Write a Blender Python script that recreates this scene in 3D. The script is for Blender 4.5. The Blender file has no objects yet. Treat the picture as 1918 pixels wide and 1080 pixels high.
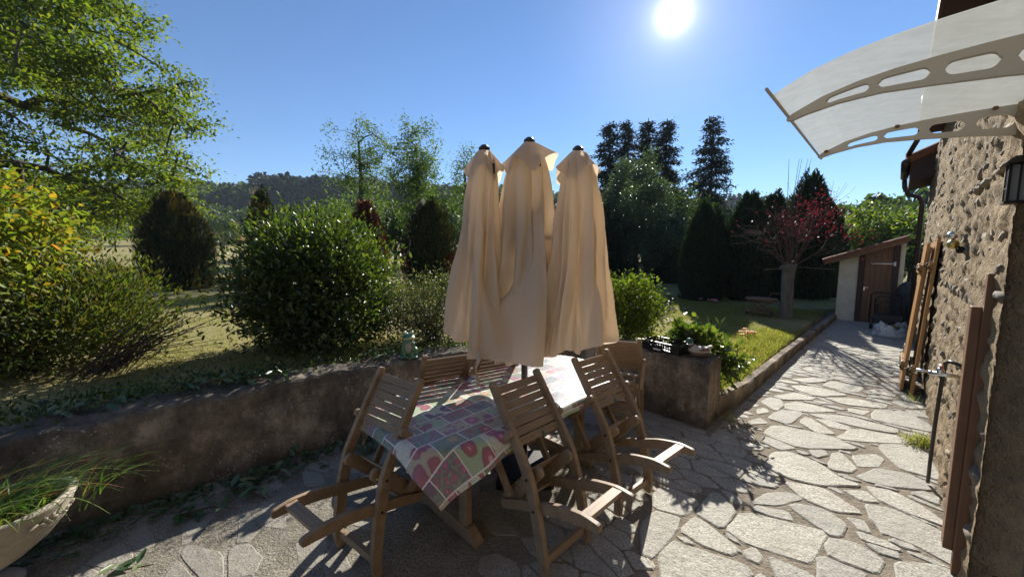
import bpy, bmesh, math, random
import numpy as np
from mathutils import Vector, Matrix
R = math.radians
rng = np.random.default_rng(7)
random.seed(7)
SC = bpy.context.scene
COL = SC.collection

# ---------------------------------------------------------------- camera, sky, sun, exposure
cam = bpy.data.objects.new('camera', bpy.data.cameras.new('camera'))
COL.objects.link(cam)
cam.location = (0, 0, 1.65)
cam.rotation_euler = (R(90 - 5.7), 0, 0)
cam.data.sensor_width = 36.0
cam.data.lens = 36.0 * 700 / 1918
cam.data.clip_start = 0.05
cam.data.clip_end = 5000
SC.camera = cam

SUN_EL = R(28.6)
SUN_AZ = R(22.1)
SUN_DIR = Vector((math.sin(SUN_AZ) * math.cos(SUN_EL), math.cos(SUN_AZ) * math.cos(SUN_EL), math.sin(SUN_EL)))
world = bpy.data.worlds.new('World')
SC.world = world
world.use_nodes = True
wn, wl = world.node_tree.nodes, world.node_tree.links
wn.clear()
w_out = wn.new('ShaderNodeOutputWorld')
w_bg = wn.new('ShaderNodeBackground')
w_bg.inputs['Strength'].default_value = 0.058
sky = wn.new('ShaderNodeTexSky')
sky.sky_type = 'NISHITA'
sky.sun_disc = False
sky.sun_elevation = SUN_EL
sky.sun_rotation = SUN_AZ
sky.altitude = 600
sky.air_density = 1.0
sky.dust_density = 0.0
sky.ozone_density = 3.5
# the sun itself: a small hot disc and its narrow aureole in the sky
tc = wn.new('ShaderNodeTexCoord')
dot = wn.new('ShaderNodeVectorMath'); dot.operation = 'DOT_PRODUCT'
nrm = wn.new('ShaderNodeVectorMath'); nrm.operation = 'NORMALIZE'
wl.new(tc.outputs['Generated'], nrm.inputs[0])
wl.new(nrm.outputs[0], dot.inputs[0])
dot.inputs[1].default_value = SUN_DIR
def wmath(op, a, b=None):
    n = wn.new('ShaderNodeMath'); n.operation = op
    for i, v in enumerate((a, b)):
        if v is None: continue
        if isinstance(v, (int, float)): n.inputs[i].default_value = v
        else: wl.new(v, n.inputs[i])
    return n.outputs[0]
ac = wmath('ARCCOSINE', wmath('MINIMUM', dot.outputs['Value'], 0.999999))
def gl(width, amp):
    q = wmath('DIVIDE', ac, width)
    e = wmath('EXPONENT', wmath('MULTIPLY', wmath('MULTIPLY', q, q), -1.0))
    return wmath('MULTIPLY', e, amp)
gsum = wmath('ADD', gl(0.024, 14.0), wmath('ADD', gl(0.050, 4.0), gl(0.17, 2.0)))
gcol = wn.new('ShaderNodeVectorMath'); gcol.operation = 'SCALE'
gcol.inputs[0].default_value = (1.0, 0.93, 1.0)
wl.new(gsum, gcol.inputs['Scale'])
tint = wn.new('ShaderNodeVectorMath'); tint.operation = 'MULTIPLY'; tint.inputs[1].default_value = (0.84, 0.98, 1.12)   # clear autumn air, a deeper blue
wl.new(sky.outputs[0], tint.inputs[0])
addv = wn.new('ShaderNodeVectorMath'); addv.operation = 'ADD'
wl.new(tint.outputs[0], addv.inputs[0]); wl.new(gcol.outputs[0], addv.inputs[1])
wl.new(addv.outputs[0], w_bg.inputs[0])
wl.new(w_bg.outputs[0], w_out.inputs[0])

sl = bpy.data.lights.new('sun', 'SUN')
sl.energy = 4.8
sl.angle = R(0.53)
sl.color = (1.0, 0.95, 0.86)
sun = bpy.data.objects.new('sun', sl)
COL.objects.link(sun)
sun.rotation_euler = SUN_DIR.to_track_quat('Z', 'Y').to_euler()
SC.view_settings.view_transform = 'Standard'
SC.view_settings.look = 'None'
SC.view_settings.exposure = 1.2
SC.view_settings.gamma = 1.0
SC.view_settings.use_curve_mapping = False
SC.cycles.max_bounces = 6
SC.cycles.transparent_max_bounces = 12
SC.cycles.volume_bounces = 0

# ---------------------------------------------------------------- frame of the place
AZ = R(45.7)                       # the path and the house wall run this way
D = np.array([math.sin(AZ), math.cos(AZ)]); N = np.array([math.cos(AZ), -math.sin(AZ)])
def W(s, p, z=0.0):
    q = s * D + p * N
    return Vector((q[0], q[1], z))
def SP(x, y):
    return x * D[0] + y * D[1], x * N[0] + y * N[1]
ROT_SP = R(90) - AZ                # rotation that turns local x to the path direction (local y then points to the garden)
def PIX(px, py, z=0.0):
    """point at height z seen at photo pixel (used once to survey the plan)"""
    c, s = math.cos(R(5.7)), math.sin(R(5.7))
    dx = (px - 959) / 700; dy = -(py - 540) / 700
    v = (dx, c + dy * s, dy * c - s)
    t = (z - 1.65) / v[2]
    return np.array([v[0] * t, v[1] * t])

# ---------------------------------------------------------------- helpers
def tag(o, label=None, cat=None, group=None, kind=None):
    if label: o['label'] = label
    if cat: o['category'] = cat
    if group: o['group'] = group
    if kind: o['kind'] = kind
    return o
def link(o, parent=None):
    COL.objects.link(o)
    if parent is not None: o.parent = parent
    return o
def empty(name, loc=(0, 0, 0), rz=0.0, label=None, cat=None, group=None, kind=None):
    o = bpy.data.objects.new(name, None)
    o.empty_display_size = 0.1
    o.location = loc; o.rotation_euler = (0, 0, rz)
    link(o)
    return tag(o, label, cat, group, kind)
def mesh_np(name, V, polys, smooth=False):
    """polys: list of integer arrays (M,k)"""
    me = bpy.data.meshes.new(name)
    V = np.asarray(V, dtype=np.float32)
    me.vertices.add(len(V)); me.vertices.foreach_set('co', V.ravel())
    loops = np.concatenate([np.asarray(p).ravel() for p in polys]).astype(np.int32)
    tot = np.concatenate([np.full(len(p), np.asarray(p).shape[1]) for p in polys]).astype(np.int32)
    st = np.concatenate([[0], np.cumsum(tot)[:-1]]).astype(np.int32)
    me.loops.add(len(loops)); me.loops.foreach_set('vertex_index', loops)
    me.polygons.add(len(tot)); me.polygons.foreach_set('loop_start', st); me.polygons.foreach_set('loop_total', tot)
    if smooth: me.polygons.foreach_set('use_smooth', np.ones(len(tot), dtype=bool))
    me.update(calc_edges=True)
    me.validate()
    return me
def obj(name, me, mat=None, parent=None, loc=None, rot=None):
    if mat is not None and not me.materials: me.materials.append(mat)
    o = bpy.data.objects.new(name, me)
    link(o, parent)
    if loc is not None: o.location = loc
    if rot is not None: o.rotation_euler = rot
    return o
class MB:
    def __init__(s): s.V = []; s.F = []
    def add(s, vs, fs):
        b = len(s.V); s.V += [tuple(v) for v in vs]; s.F += [tuple(i + b for i in f) for f in fs]; return s
    def box(s, c, d, m=None):
        x, y, z = (q / 2 for q in d)
        vs = [Vector((sx * x, sy * y, sz * z)) for sx in (-1, 1) for sy in (-1, 1) for sz in (-1, 1)]
        if m is not None: vs = [m @ v for v in vs]
        vs = [v + Vector(c) for v in vs]
        return s.add(vs, [(0, 1, 3, 2), (4, 6, 7, 5), (0, 4, 5, 1), (2, 3, 7, 6), (0, 2, 6, 4), (1, 5, 7, 3)])
    def tube(s, pts, rad, n=8, caps=True):
        pts = [Vector(p) for p in pts]
        if isinstance(rad, (int, float)): rad = [rad] * len(pts)
        rad = [float(q) for q in rad]; rings = []; up = None
        for i, p in enumerate(pts):
            t = (pts[min(i + 1, len(pts) - 1)] - pts[max(i - 1, 0)])
            if t.length < 1e-9: t = Vector((0, 0, 1))
            t.normalize()
            if up is None:
                up = Vector((0, 0, 1)) if abs(t.z) < 0.9 else Vector((1, 0, 0))
            a = t.cross(up)
            if a.length < 1e-4: a = t.cross(Vector((0.3, 0.9, 0.1)))
            a.normalize(); b = a.cross(t); up = b
            rings.append([p + rad[i] * (math.cos(2 * math.pi * k / n) * a + math.sin(2 * math.pi * k / n) * b) for k in range(n)])
        vs = [v for r in rings for v in r]
        fs = []
        for i in range(len(pts) - 1):
            for k in range(n):
                k2 = (k + 1) % n
                fs.append((i * n + k, i * n + k2, (i + 1) * n + k2, (i + 1) * n + k))
        if caps:
            fs.append(tuple(range(n))); fs.append(tuple(range((len(pts) - 1) * n, len(pts) * n))[::-1])
        return s.add(vs, fs)
    def lathe(s, prof, n=24, c=(0, 0, 0), sx=1.0, sy=1.0, cap=True):
        vs = []; fs = []
        for r, z in prof:
            for k in range(n):
                a = 2 * math.pi * k / n
                vs.append((c[0] + sx * r * math.cos(a), c[1] + sy * r * math.sin(a), c[2] + z))
        for i in range(len(prof) - 1):
            for k in range(n):
                k2 = (k + 1) % n
                fs.append((i * n + k, i * n + k2, (i + 1) * n + k2, (i + 1) * n + k))
        if cap:
            fs.append(tuple(range(n))[::-1]); fs.append(tuple(range((len(prof) - 1) * n, len(prof) * n)))
        return s.add(vs, fs)
    def ell(s, c, r, n=16, m=8, rot=None):
        vs = []; fs = []
        for i in range(m + 1):
            ph = math.pi * i / m
            for k in range(n):
                a = 2 * math.pi * k / n
                v = Vector((r[0] * math.sin(ph) * math.cos(a), r[1] * math.sin(ph) * math.sin(a), -r[2] * math.cos(ph)))
                if rot is not None: v = rot @ v
                vs.append(v + Vector(c))
        for i in range(m):
            for k in range(n):
                k2 = (k + 1) % n
                fs.append((i * n + k, i * n + k2, (i + 1) * n + k2, (i + 1) * n + k))
        return s.add(vs, fs)
    def prism(s, poly, axis_pts, flip=False):
        """poly: list of 3D points (planar outline); axis: extrusion vector"""
        a = Vector(axis_pts); n = len(poly)
        vs = [Vector(p) - a / 2 for p in poly] + [Vector(p) + a / 2 for p in poly]
        fs = [tuple(range(n))[::-1], tuple(range(n, 2 * n))]
        for k in range(n):
            k2 = (k + 1) % n
            fs.append((k, k2, n + k2, n + k))
        return s.add(vs, fs)
    def me(s, name, smooth=False):
        me = bpy.data.meshes.new(name); me.from_pydata(s.V, [], s.F)
        bm = bmesh.new(); bm.from_mesh(me); bmesh.ops.recalc_face_normals(bm, faces=bm.faces); bm.to_mesh(me); bm.free()
        if smooth:
            for p in me.polygons: p.use_smooth = True
        me.update(); return me
    def obj(s, name, mat, parent=None, smooth=False, bevel=0.0, loc=None, rot=None):
        o = obj(name, s.me(name, smooth), mat, parent, loc, rot)
        if bevel:
            b = o.modifiers.new('bevel', 'BEVEL'); b.width = bevel; b.segments = 2; b.limit_method = 'ANGLE'; b.angle_limit = R(40)
        return o
def subsurf(o, n=1):
    m = o.modifiers.new('sub', 'SUBSURF'); m.levels = n; m.render_levels = n
def copy_tree(o, parent=None):
    c = o.copy(); COL.objects.link(c); c.parent = parent
    for ch in [q for q in CH.get(o.name, [])]: copy_tree(ch, c)
    return c
CH = {}
def index_children(root):
    CH[root.name] = list(root.children)
    for ch in root.children: index_children(ch)

# numpy value noise in 3D
_T = rng.random(65536)
def vnoise(P):
    P = np.asarray(P, dtype=float)
    i = np.floor(P).astype(np.int64); f = P - i; f = f * f * (3 - 2 * f)
    def h(a, b, c): return _T[(a * 73856093 ^ b * 19349663 ^ c * 83492791) & 65535]
    x, y, z = i[..., 0], i[..., 1], i[..., 2]; u, v, w = f[..., 0], f[..., 1], f[..., 2]
    r = 0
    for dx in (0, 1):
        for dy in (0, 1):
            for dz in (0, 1):
                r = r + h(x + dx, y + dy, z + dz) * (u if dx else 1 - u) * (v if dy else 1 - v) * (w if dz else 1 - w)
    return r
def fbm(P, o=4):
    P = np.asarray(P, dtype=float); a = 0.5; r = 0; t = 0
    for k in range(o):
        r = r + a * vnoise(P * 2 ** k + 17.3 * k); t += a; a *= 0.5
    return r / t

# ---------------------------------------------------------------- materials
class NT:
    def __init__(s, name):
        s.m = bpy.data.materials.new(name); s.m.use_nodes = True
        s.n = s.m.node_tree.nodes; s.l = s.m.node_tree.links; s.n.clear()
        s.out = s.n.new('ShaderNodeOutputMaterial')
    def N(s, t, **k):
        n = s.n.new(t)
        for a, b in k.items(): setattr(n, a, b)
        return n
    def set(s, sock, v):
        if hasattr(v, 'links') or isinstance(v, bpy.types.NodeSocket): s.l.new(v, sock)
        else:
            if isinstance(v, (tuple, list)) and len(v) == 3 and sock.type == 'RGBA': v = (*v, 1)
            sock.default_value = v
    def coord(s, kind='Object', scale=(1, 1, 1), rot=(0, 0, 0)):
        t = s.N('ShaderNodeTexCoord'); m = s.N('ShaderNodeMapping')
        m.inputs['Scale'].default_value = scale; m.inputs['Rotation'].default_value = rot
        s.l.new(t.outputs[kind], m.inputs[0]); return m.outputs[0]
    def pos(s, scale=(1, 1, 1), rot=(0, 0, 0)):
        t = s.N('ShaderNodeNewGeometry'); m = s.N('ShaderNodeMapping')
        m.inputs['Scale'].default_value = scale; m.inputs['Rotation'].default_value = rot
        s.l.new(t.outputs['Position'], m.inputs[0]); return m.outputs[0]
    def noise(s, vec, scale=5, detail=4, rough=0.6):
        n = s.N('ShaderNodeTexNoise'); s.set(n.inputs['Vector'], vec); n.inputs['Scale'].default_value = scale
        n.inputs['Detail'].default_value = detail; n.inputs['Roughness'].default_value = rough
        return n.outputs['Fac']
    def vor(s, vec, scale=5, feature='F1', out='Distance', rnd=1.0):
        n = s.N('ShaderNodeTexVoronoi', feature=feature); s.set(n.inputs['Vector'], vec); n.inputs['Scale'].default_value = scale
        n.inputs['Randomness'].default_value = rnd
        return n.outputs[out]
    def ramp(s, fac, stops, interp='LINEAR'):
        n = s.N('ShaderNodeValToRGB'); s.set(n.inputs[0], fac); e = n.color_ramp.elements
        n.color_ramp.interpolation = interp
        while len(e) < len(stops): e.new(0.5)
        for i, (p, c) in enumerate(stops):
            e[i].position = p; e[i].color = (*c, 1) if len(c) == 3 else c
        return n.outputs[0]
    def math(s, op, a, b=0.0, c=0.0):
        n = s.N('ShaderNodeMath', operation=op); s.set(n.inputs[0], a); s.set(n.inputs[1], b); s.set(n.inputs[2], c); return n.outputs[0]
    def mix(s, fac, a, b, mode='MIX'):
        n = s.N('ShaderNodeMix', data_type='RGBA', blend_type=mode)
        s.set(n.inputs[0], fac); s.set(n.inputs[6], a); s.set(n.inputs[7], b); return n.outputs[2]
    def bump(s, h, strength=0.5, dist=0.01):
        n = s.N('ShaderNodeBump'); s.set(n.inputs['Height'], h); n.inputs['Strength'].default_value = strength
        n.inputs['Distance'].default_value = dist; return n.outputs[0]
    def bsdf(s, color, rough=0.6, normal=None, metal=0.0, spec=0.5, **k):
        b = s.N('ShaderNodeBsdfPrincipled'); s.set(b.inputs['Base Color'], color); s.set(b.inputs['Roughness'], rough)
        s.set(b.inputs['Metallic'], metal); s.set(b.inputs['Specular IOR Level'], spec)
        if normal is not None: s.l.new(normal, b.inputs['Normal'])
        for a, v in k.items(): s.set(b.inputs[a], v)
        return b.outputs[0]
    def done(s, sh):
        s.l.new(sh, s.out.inputs['Surface']); return s.m
def obj_random(t):
    return t.N('ShaderNodeObjectInfo').outputs['Random']
def island(t):
    return t.N('ShaderNodeNewGeometry').outputs['Random Per Island']

def m_leaf(name, cols, trans=0.45, tboost=(1.5, 1.7, 0.6), rough=0.55, gloss=0.25, tint=None):
    t = NT(name)
    r = island(t)
    k = len(cols)
    c = t.ramp(r, [(i / max(1, k - 1), q) for i, q in enumerate(cols)])
    nz = t.noise(t.pos(), 1.3, 2)
    c = t.mix(t.math('MULTIPLY', nz, 0.5), c, tint or cols[0], 'MIX')
    base = t.bsdf(c, rough, spec=gloss)
    tr = t.N('ShaderNodeBsdfTranslucent')
    t.set(tr.inputs[0], t.mix(1.0, c, tboost, 'MULTIPLY'))
    mx = t.N('ShaderNodeMixShader'); mx.inputs[0].default_value = trans
    t.l.new(base, mx.inputs[1]); t.l.new(tr.outputs[0], mx.inputs[2])
    return t.done(mx.outputs[0])
def m_bark(name, a, b, scale=8):
    t = NT(name); v = t.pos((1, 1, 0.25))
    n = t.noise(v, scale, 6, 0.7); f = t.noise(t.pos(), scale * 3, 4)
    c = t.ramp(n, [(0.3, a), (0.7, b)])
    c = t.mix(t.math('MULTIPLY', f, 0.6), c, tuple(q * 0.5 for q in a))
    return t.done(t.bsdf(c, 0.9, t.bump(n, 0.8, 0.02), spec=0.2))
def m_wood(name, a, b, grain=(2, 2, 30), rough=0.6, dark=0.5, spec=0.35):
    t = NT(name); v = t.coord('Object', grain)
    n = t.noise(v, 3, 6, 0.65); n2 = t.noise(t.coord('Object'), 6, 3)
    c = t.ramp(n, [(0.25, a), (0.75, b)])
    c = t.mix(t.math('MULTIPLY', t.ramp(n2, [(0.35, (0, 0, 0)), (0.75, (1, 1, 1))]), dark), c, tuple(q * 0.55 for q in a))
    rr = t.math('MULTIPLY', obj_random(t), 0.3)
    c = t.mix(rr, c, tuple(min(1, q * 0.6) for q in b))
    return t.done(t.bsdf(c, rough, t.bump(n, 0.25, 0.004), spec=spec))
def m_plain(name, c, rough=0.5, metal=0.0, var=0.2, scale=20, bump=0.1, spec=0.5):
    t = NT(name); n = t.noise(t.coord('Object'), scale, 4)
    cc = t.mix(t.math('MULTIPLY', n, var), c, tuple(q * 0.4 for q in c))
    return t.done(t.bsdf(cc, rough, t.bump(n, bump, 0.003), metal=metal, spec=spec))

M = {}
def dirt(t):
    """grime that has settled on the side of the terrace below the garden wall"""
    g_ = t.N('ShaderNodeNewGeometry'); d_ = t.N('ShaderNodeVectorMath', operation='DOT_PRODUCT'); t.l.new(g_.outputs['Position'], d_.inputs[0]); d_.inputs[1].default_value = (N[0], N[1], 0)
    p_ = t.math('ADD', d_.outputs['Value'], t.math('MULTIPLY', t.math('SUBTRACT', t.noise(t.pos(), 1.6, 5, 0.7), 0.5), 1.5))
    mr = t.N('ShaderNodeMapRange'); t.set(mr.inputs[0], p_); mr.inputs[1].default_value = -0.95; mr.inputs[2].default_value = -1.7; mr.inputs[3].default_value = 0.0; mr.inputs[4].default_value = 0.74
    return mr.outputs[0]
# granite flagstones
t = NT('flagstone')
v = t.pos()
sp_ = t.noise(v, 95, 3, 0.7); big = t.noise(v, 5, 4, 0.6); lam = t.noise(t.pos((14, 14, 40), (0, 0, R(20))), 1.2, 5, 0.7)
c = t.ramp(sp_, [(0.32, (0.13, 0.122, 0.10)), (0.47, (0.35, 0.33, 0.275)), (0.64, (0.57, 0.54, 0.455))])
c = t.mix(t.math('MULTIPLY', t.ramp(big, [(0.42, (0, 0, 0)), (0.7, (1, 1, 1))]), 0.55), c, (0.27, 0.235, 0.18))
c = t.mix(t.math('MULTIPLY', obj_random(t), 0.55), c, (0.23, 0.225, 0.20))
c = t.mix(t.math('MULTIPLY', t.ramp(lam, [(0.55, (0, 0, 0)), (0.75, (1, 1, 1))]), 0.35), c, (0.16, 0.155, 0.14))
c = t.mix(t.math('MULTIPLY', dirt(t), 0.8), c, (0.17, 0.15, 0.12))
h = t.math('ADD', t.math('MULTIPLY', sp_, 0.35), t.math('ADD', lam, big))
M['flag'] = t.done(t.bsdf(c, 0.78, t.bump(h, 0.8, 0.012), spec=0.35))
# earthy mortar between them
t = NT('joint_mortar'); v = t.pos()
n1 = t.noise(v, 9, 6, 0.7); n2 = t.noise(v, 60, 3, 0.7)
c = t.ramp(n1, [(0.3, (0.14, 0.115, 0.085)), (0.5, (0.25, 0.21, 0.16)), (0.72, (0.36, 0.31, 0.245))])
c = t.mix(t.math('MULTIPLY', n2, 0.5), c, (0.08, 0.07, 0.055))
sp2 = t.noise(v, 95, 3, 0.7); bg_ = t.noise(v, 2.5, 6, 0.7)
cc_ = t.ramp(sp2, [(0.35, (0.10, 0.09, 0.07)), (0.52, (0.25, 0.225, 0.18)), (0.66, (0.40, 0.37, 0.30))])
cc_ = t.mix(t.math('MULTIPLY', t.ramp(bg_, [(0.45, (0, 0, 0)), (0.6, (1, 1, 1))]), 0.65), cc_, (0.10, 0.085, 0.065))
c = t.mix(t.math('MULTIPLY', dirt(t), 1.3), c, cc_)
M['joint'] = t.done(t.bsdf(c, 0.95, t.bump(t.math('ADD', n1, t.math('MULTIPLY', n2, 0.5)), 0.9, 0.02), spec=0.15))
# stained concrete of the low wall
t = NT('stained_concrete'); v = t.pos()
n1 = t.noise(t.pos((1, 1, 0.8)), 3.2, 7, 0.7); n2 = t.noise(v, 45, 4, 0.75); n3 = t.noise(t.pos((1.6, 1.6, 0.9)), 2.3, 7, 0.75)
sz_ = t.N('ShaderNodeSeparateXYZ'); t.l.new(v, sz_.inputs[0])
zz_ = t.math('ADD', sz_.outputs[2], t.math('MULTIPLY', t.math('SUBTRACT', n3, 0.5), 0.45))
damp = t.ramp(zz_, [(0.02, (1, 1, 1)), (0.16, (0, 0, 0)), (0.46, (0, 0, 0)), (0.60, (1, 1, 1))])
c = t.ramp(n1, [(0.34, (0.10, 0.082, 0.062)), (0.5, (0.25, 0.20, 0.15)), (0.64, (0.50, 0.41, 0.31))])
c = t.mix(t.math('MULTIPLY', t.ramp(n3, [(0.48, (0, 0, 0)), (0.66, (1, 1, 1))]), 0.6), c, (0.06, 0.052, 0.045))
c = t.mix(t.math('MULTIPLY', damp, 0.55), c, (0.042, 0.04, 0.032))
c = t.mix(t.math('MULTIPLY', t.ramp(n2, [(0.5, (0, 0, 0)), (0.75, (1, 1, 1))]), 0.55), c, (0.05, 0.045, 0.04))
li = t.math('MULTIPLY', t.vor(v, 38, 'F1'), t.math('ADD', 0.4, t.noise(v, 60, 2))); lm = t.noise(v, 5, 4)
lich = t.math('MULTIPLY', t.math('LESS_THAN', li, 0.2), t.math('GREATER_THAN', lm, 0.56))
c = t.mix(t.math('MULTIPLY', lich, 0.8), c, (0.46, 0.44, 0.40))
M['concrete'] = t.done(t.bsdf(c, 0.92, t.bump(t.math('ADD', n2, t.math('MULTIPLY', n1, 2.0)), 1.0, 0.02), spec=0.2))
# rubble wall mortar and stones
t = NT('sandy_mortar'); v = t.pos()
n1 = t.noise(v, 5, 6, 0.7); n2 = t.noise(v, 70, 3, 0.75)
c = t.ramp(n1, [(0.3, (0.24, 0.175, 0.105)), (0.55, (0.40, 0.30, 0.185)), (0.75, (0.52, 0.40, 0.255))])
c = t.mix(t.math('MULTIPLY', n2, 0.35), c, (0.20, 0.15, 0.10))
n3 = t.noise(v, 22, 5, 0.75); c = t.mix(t.ramp(n3, [(0.5, (0, 0, 0)), (0.68, (0.5, 0.5, 0.5))]), c, (0.20, 0.17, 0.13))
M['mortar'] = t.done(t.bsdf(c, 0.95, t.bump(t.math('ADD', n1, t.math('ADD', t.math('MULTIPLY', n3, 1.3), t.math('MULTIPLY', n2, 0.5))), 1.0, 0.035), spec=0.15))
t = NT('rubble_stone'); v = t.pos()
n1 = t.noise(v, 14, 6, 0.7)
c = t.ramp(t.math('FRACT', t.math('ADD', obj_random(t), t.noise(v, 3, 1))), [(0.0, (0.12, 0.10, 0.08)), (0.35, (0.32, 0.24, 0.155)), (0.7, (0.16, 0.14, 0.12)), (1.0, (0.42, 0.33, 0.22))])
c = t.mix(t.math('MULTIPLY', n1, 0.7), c, (0.10, 0.085, 0.07))
M['stone'] = t.done(t.bsdf(c, 0.85, t.bump(n1, 0.8, 0.015), spec=0.3))
M['pier'] = m_plain('dressed_stone', (0.27, 0.235, 0.195), 0.9, var=0.45, scale=60, bump=0.5, spec=0.2)
# ground
t = NT('garden_soil_and_grass'); v = t.pos()
n1 = t.noise(v, 0.9, 5, 0.65); n2 = t.noise(v, 14, 4, 0.7); n3 = t.noise(v, 0.012, 3)
c = t.ramp(n1, [(0.32, (0.12, 0.135, 0.035)), (0.5, (0.24, 0.21, 0.085)), (0.66, (0.38, 0.30, 0.16))])
c = t.mix(t.math('MULTIPLY', n2, 0.5), c, (0.07, 0.08, 0.024))
gx = t.N('ShaderNodeSeparateXYZ'); t.l.new(t.pos(), gx.inputs[0]); mr = t.N('ShaderNodeMapRange'); t.set(mr.inputs[0], gx.outputs[0]); mr.inputs[1].default_value = 0.5; mr.inputs[2].default_value = -2.0; mr.inputs[3].default_value = 0.0; mr.inputs[4].default_value = 0.55
c = t.mix(mr.outputs[0], c, t.ramp(t.noise(v, 0.5, 5, 0.7), [(0.35, (0.17, 0.175, 0.05)), (0.65, (0.42, 0.33, 0.17))]))
M['ground'] = t.done(t.bsdf(c, 0.95, t.bump(n2, 0.9, 0.03), spec=0.1))
M['soil'] = m_plain('dry_soil', (0.16, 0.115, 0.075), 0.95, var=0.6, scale=25, bump=0.8, spec=0.1)
M['blade'] = m_leaf('grass_blade', [(0.11, 0.145, 0.03), (0.17, 0.19, 0.045), (0.27, 0.24, 0.09), (0.40, 0.32, 0.17), (0.20, 0.20, 0.055)], 0.45, (1.5, 1.6, 0.7))
M['blade_dry'] = m_leaf('dry_grass_blade', [(0.16, 0.19, 0.05), (0.26, 0.24, 0.09), (0.42, 0.34, 0.18), (0.14, 0.19, 0.04)], 0.45, (1.4, 1.4, 0.8))
M['l_laurel'] = m_leaf('laurel_leaf', [(0.022, 0.038, 0.012), (0.036, 0.060, 0.016), (0.058, 0.086, 0.022), (0.11, 0.135, 0.034)], 0.36, (2.3, 2.4, 0.6), 0.34, 0.5)
M['l_hyper'] = m_leaf('olive_green_leaf', [(0.034, 0.052, 0.015), (0.058, 0.080, 0.02), (0.10, 0.115, 0.026), (0.12, 0.08, 0.033)], 0.36, (2.0, 2.1, 0.6))
M['l_yellow'] = m_leaf('yellowing_leaf', [(0.10, 0.16, 0.025), (0.16, 0.22, 0.03), (0.25, 0.26, 0.03), (0.12, 0.17, 0.03), (0.42, 0.22, 0.02)], 0.5, (1.4, 1.4, 0.6), tint=(0.13, 0.18, 0.03))
M['l_orange'] = m_leaf('orange_leaf', [(0.45, 0.20, 0.02), (0.55, 0.30, 0.03)], 0.5, (1.3, 1.1, 0.6))
M['l_coton'] = m_leaf('small_grey_green_leaf', [(0.03, 0.045, 0.02), (0.05, 0.07, 0.03), (0.10, 0.10, 0.045), (0.20, 0.17, 0.08)], 0.32, (1.8, 1.9, 0.8), 0.4, 0.5)
M['l_gold'] = m_leaf('golden_yew_needles', [(0.05, 0.05, 0.015), (0.10, 0.085, 0.022), (0.16, 0.11, 0.03)], 0.3, (1.7, 1.5, 0.7), 0.7, 0.15)
M['l_hydr'] = m_leaf('hydrangea_leaf', [(0.035, 0.07, 0.016), (0.06, 0.10, 0.02), (0.10, 0.14, 0.028), (0.17, 0.17, 0.04)], 0.42, (1.7, 1.8, 0.6), 0.35, 0.6)
M['l_light'] = m_leaf('bright_green_leaf', [(0.045, 0.08, 0.016), (0.08, 0.125, 0.02), (0.13, 0.17, 0.028), (0.22, 0.23, 0.04)], 0.45, (1.6, 1.65, 0.5))
M['l_yew'] = m_leaf('yew_needles', [(0.012, 0.022, 0.009), (0.02, 0.032, 0.012), (0.035, 0.045, 0.014), (0.06, 0.05, 0.018)], 0.22, (2.2, 2.0, 0.7), 0.7, 0.15)
M['l_rust'] = m_leaf('rusty_needles', [(0.05, 0.02, 0.012), (0.09, 0.03, 0.017), (0.13, 0.045, 0.022), (0.035, 0.022, 0.014)], 0.3, (1.7, 1.1, 0.8), 0.7, 0.15)
M['l_thuja'] = m_leaf('thuja_sprays', [(0.010, 0.021, 0.010), (0.016, 0.03, 0.012), (0.028, 0.042, 0.015)], 0.2, (2.2, 2.4, 0.7), 0.7, 0.15)
M['l_holly'] = m_leaf('grey_green_leaf', [(0.035, 0.055, 0.032), (0.06, 0.085, 0.045), (0.11, 0.14, 0.075)], 0.3, (1.7, 1.9, 0.9), 0.42, 0.5)
M['l_pine'] = m_leaf('spruce_needles', [(0.010, 0.020, 0.012), (0.016, 0.028, 0.015), (0.028, 0.036, 0.018)], 0.18, (2, 2, 0.9), 0.7, 0.15)
M['l_oak'] = m_leaf('oak_leaf', [(0.05, 0.085, 0.018), (0.085, 0.13, 0.022), (0.13, 0.17, 0.028), (0.20, 0.21, 0.035)], 0.5, (1.8, 1.85, 0.5))
M['l_ash'] = m_leaf('ash_leaf', [(0.05, 0.09, 0.03), (0.08, 0.125, 0.035), (0.11, 0.15, 0.045)], 0.5, (1.6, 1.7, 0.6))
M['l_mid'] = m_leaf('woodland_leaf', [(0.022, 0.042, 0.014), (0.04, 0.068, 0.018), (0.065, 0.095, 0.025)], 0.35, (1.7, 1.8, 0.6))
M['l_red'] = m_leaf('red_leaf', [(0.13, 0.012, 0.02), (0.20, 0.02, 0.03), (0.08, 0.010, 0.02)], 0.4, (1.2, 0.9, 0.9))
M['core'] = m_plain('painted_inner_shade', (0.012, 0.013, 0.009), 1.0, var=0.5, scale=8, bump=0.6, spec=0.0)  # near-black filler: the shade inside the bushes is put into this colour
M['bark'] = m_bark('bark', (0.05, 0.04, 0.032), (0.12, 0.10, 0.08))
M['bark_grey'] = m_bark('grey_lichen_bark', (0.10, 0.09, 0.075), (0.27, 0.245, 0.20), 14)
M['twig'] = m_bark('twig', (0.07, 0.045, 0.035), (0.13, 0.09, 0.07), 20)
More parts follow.
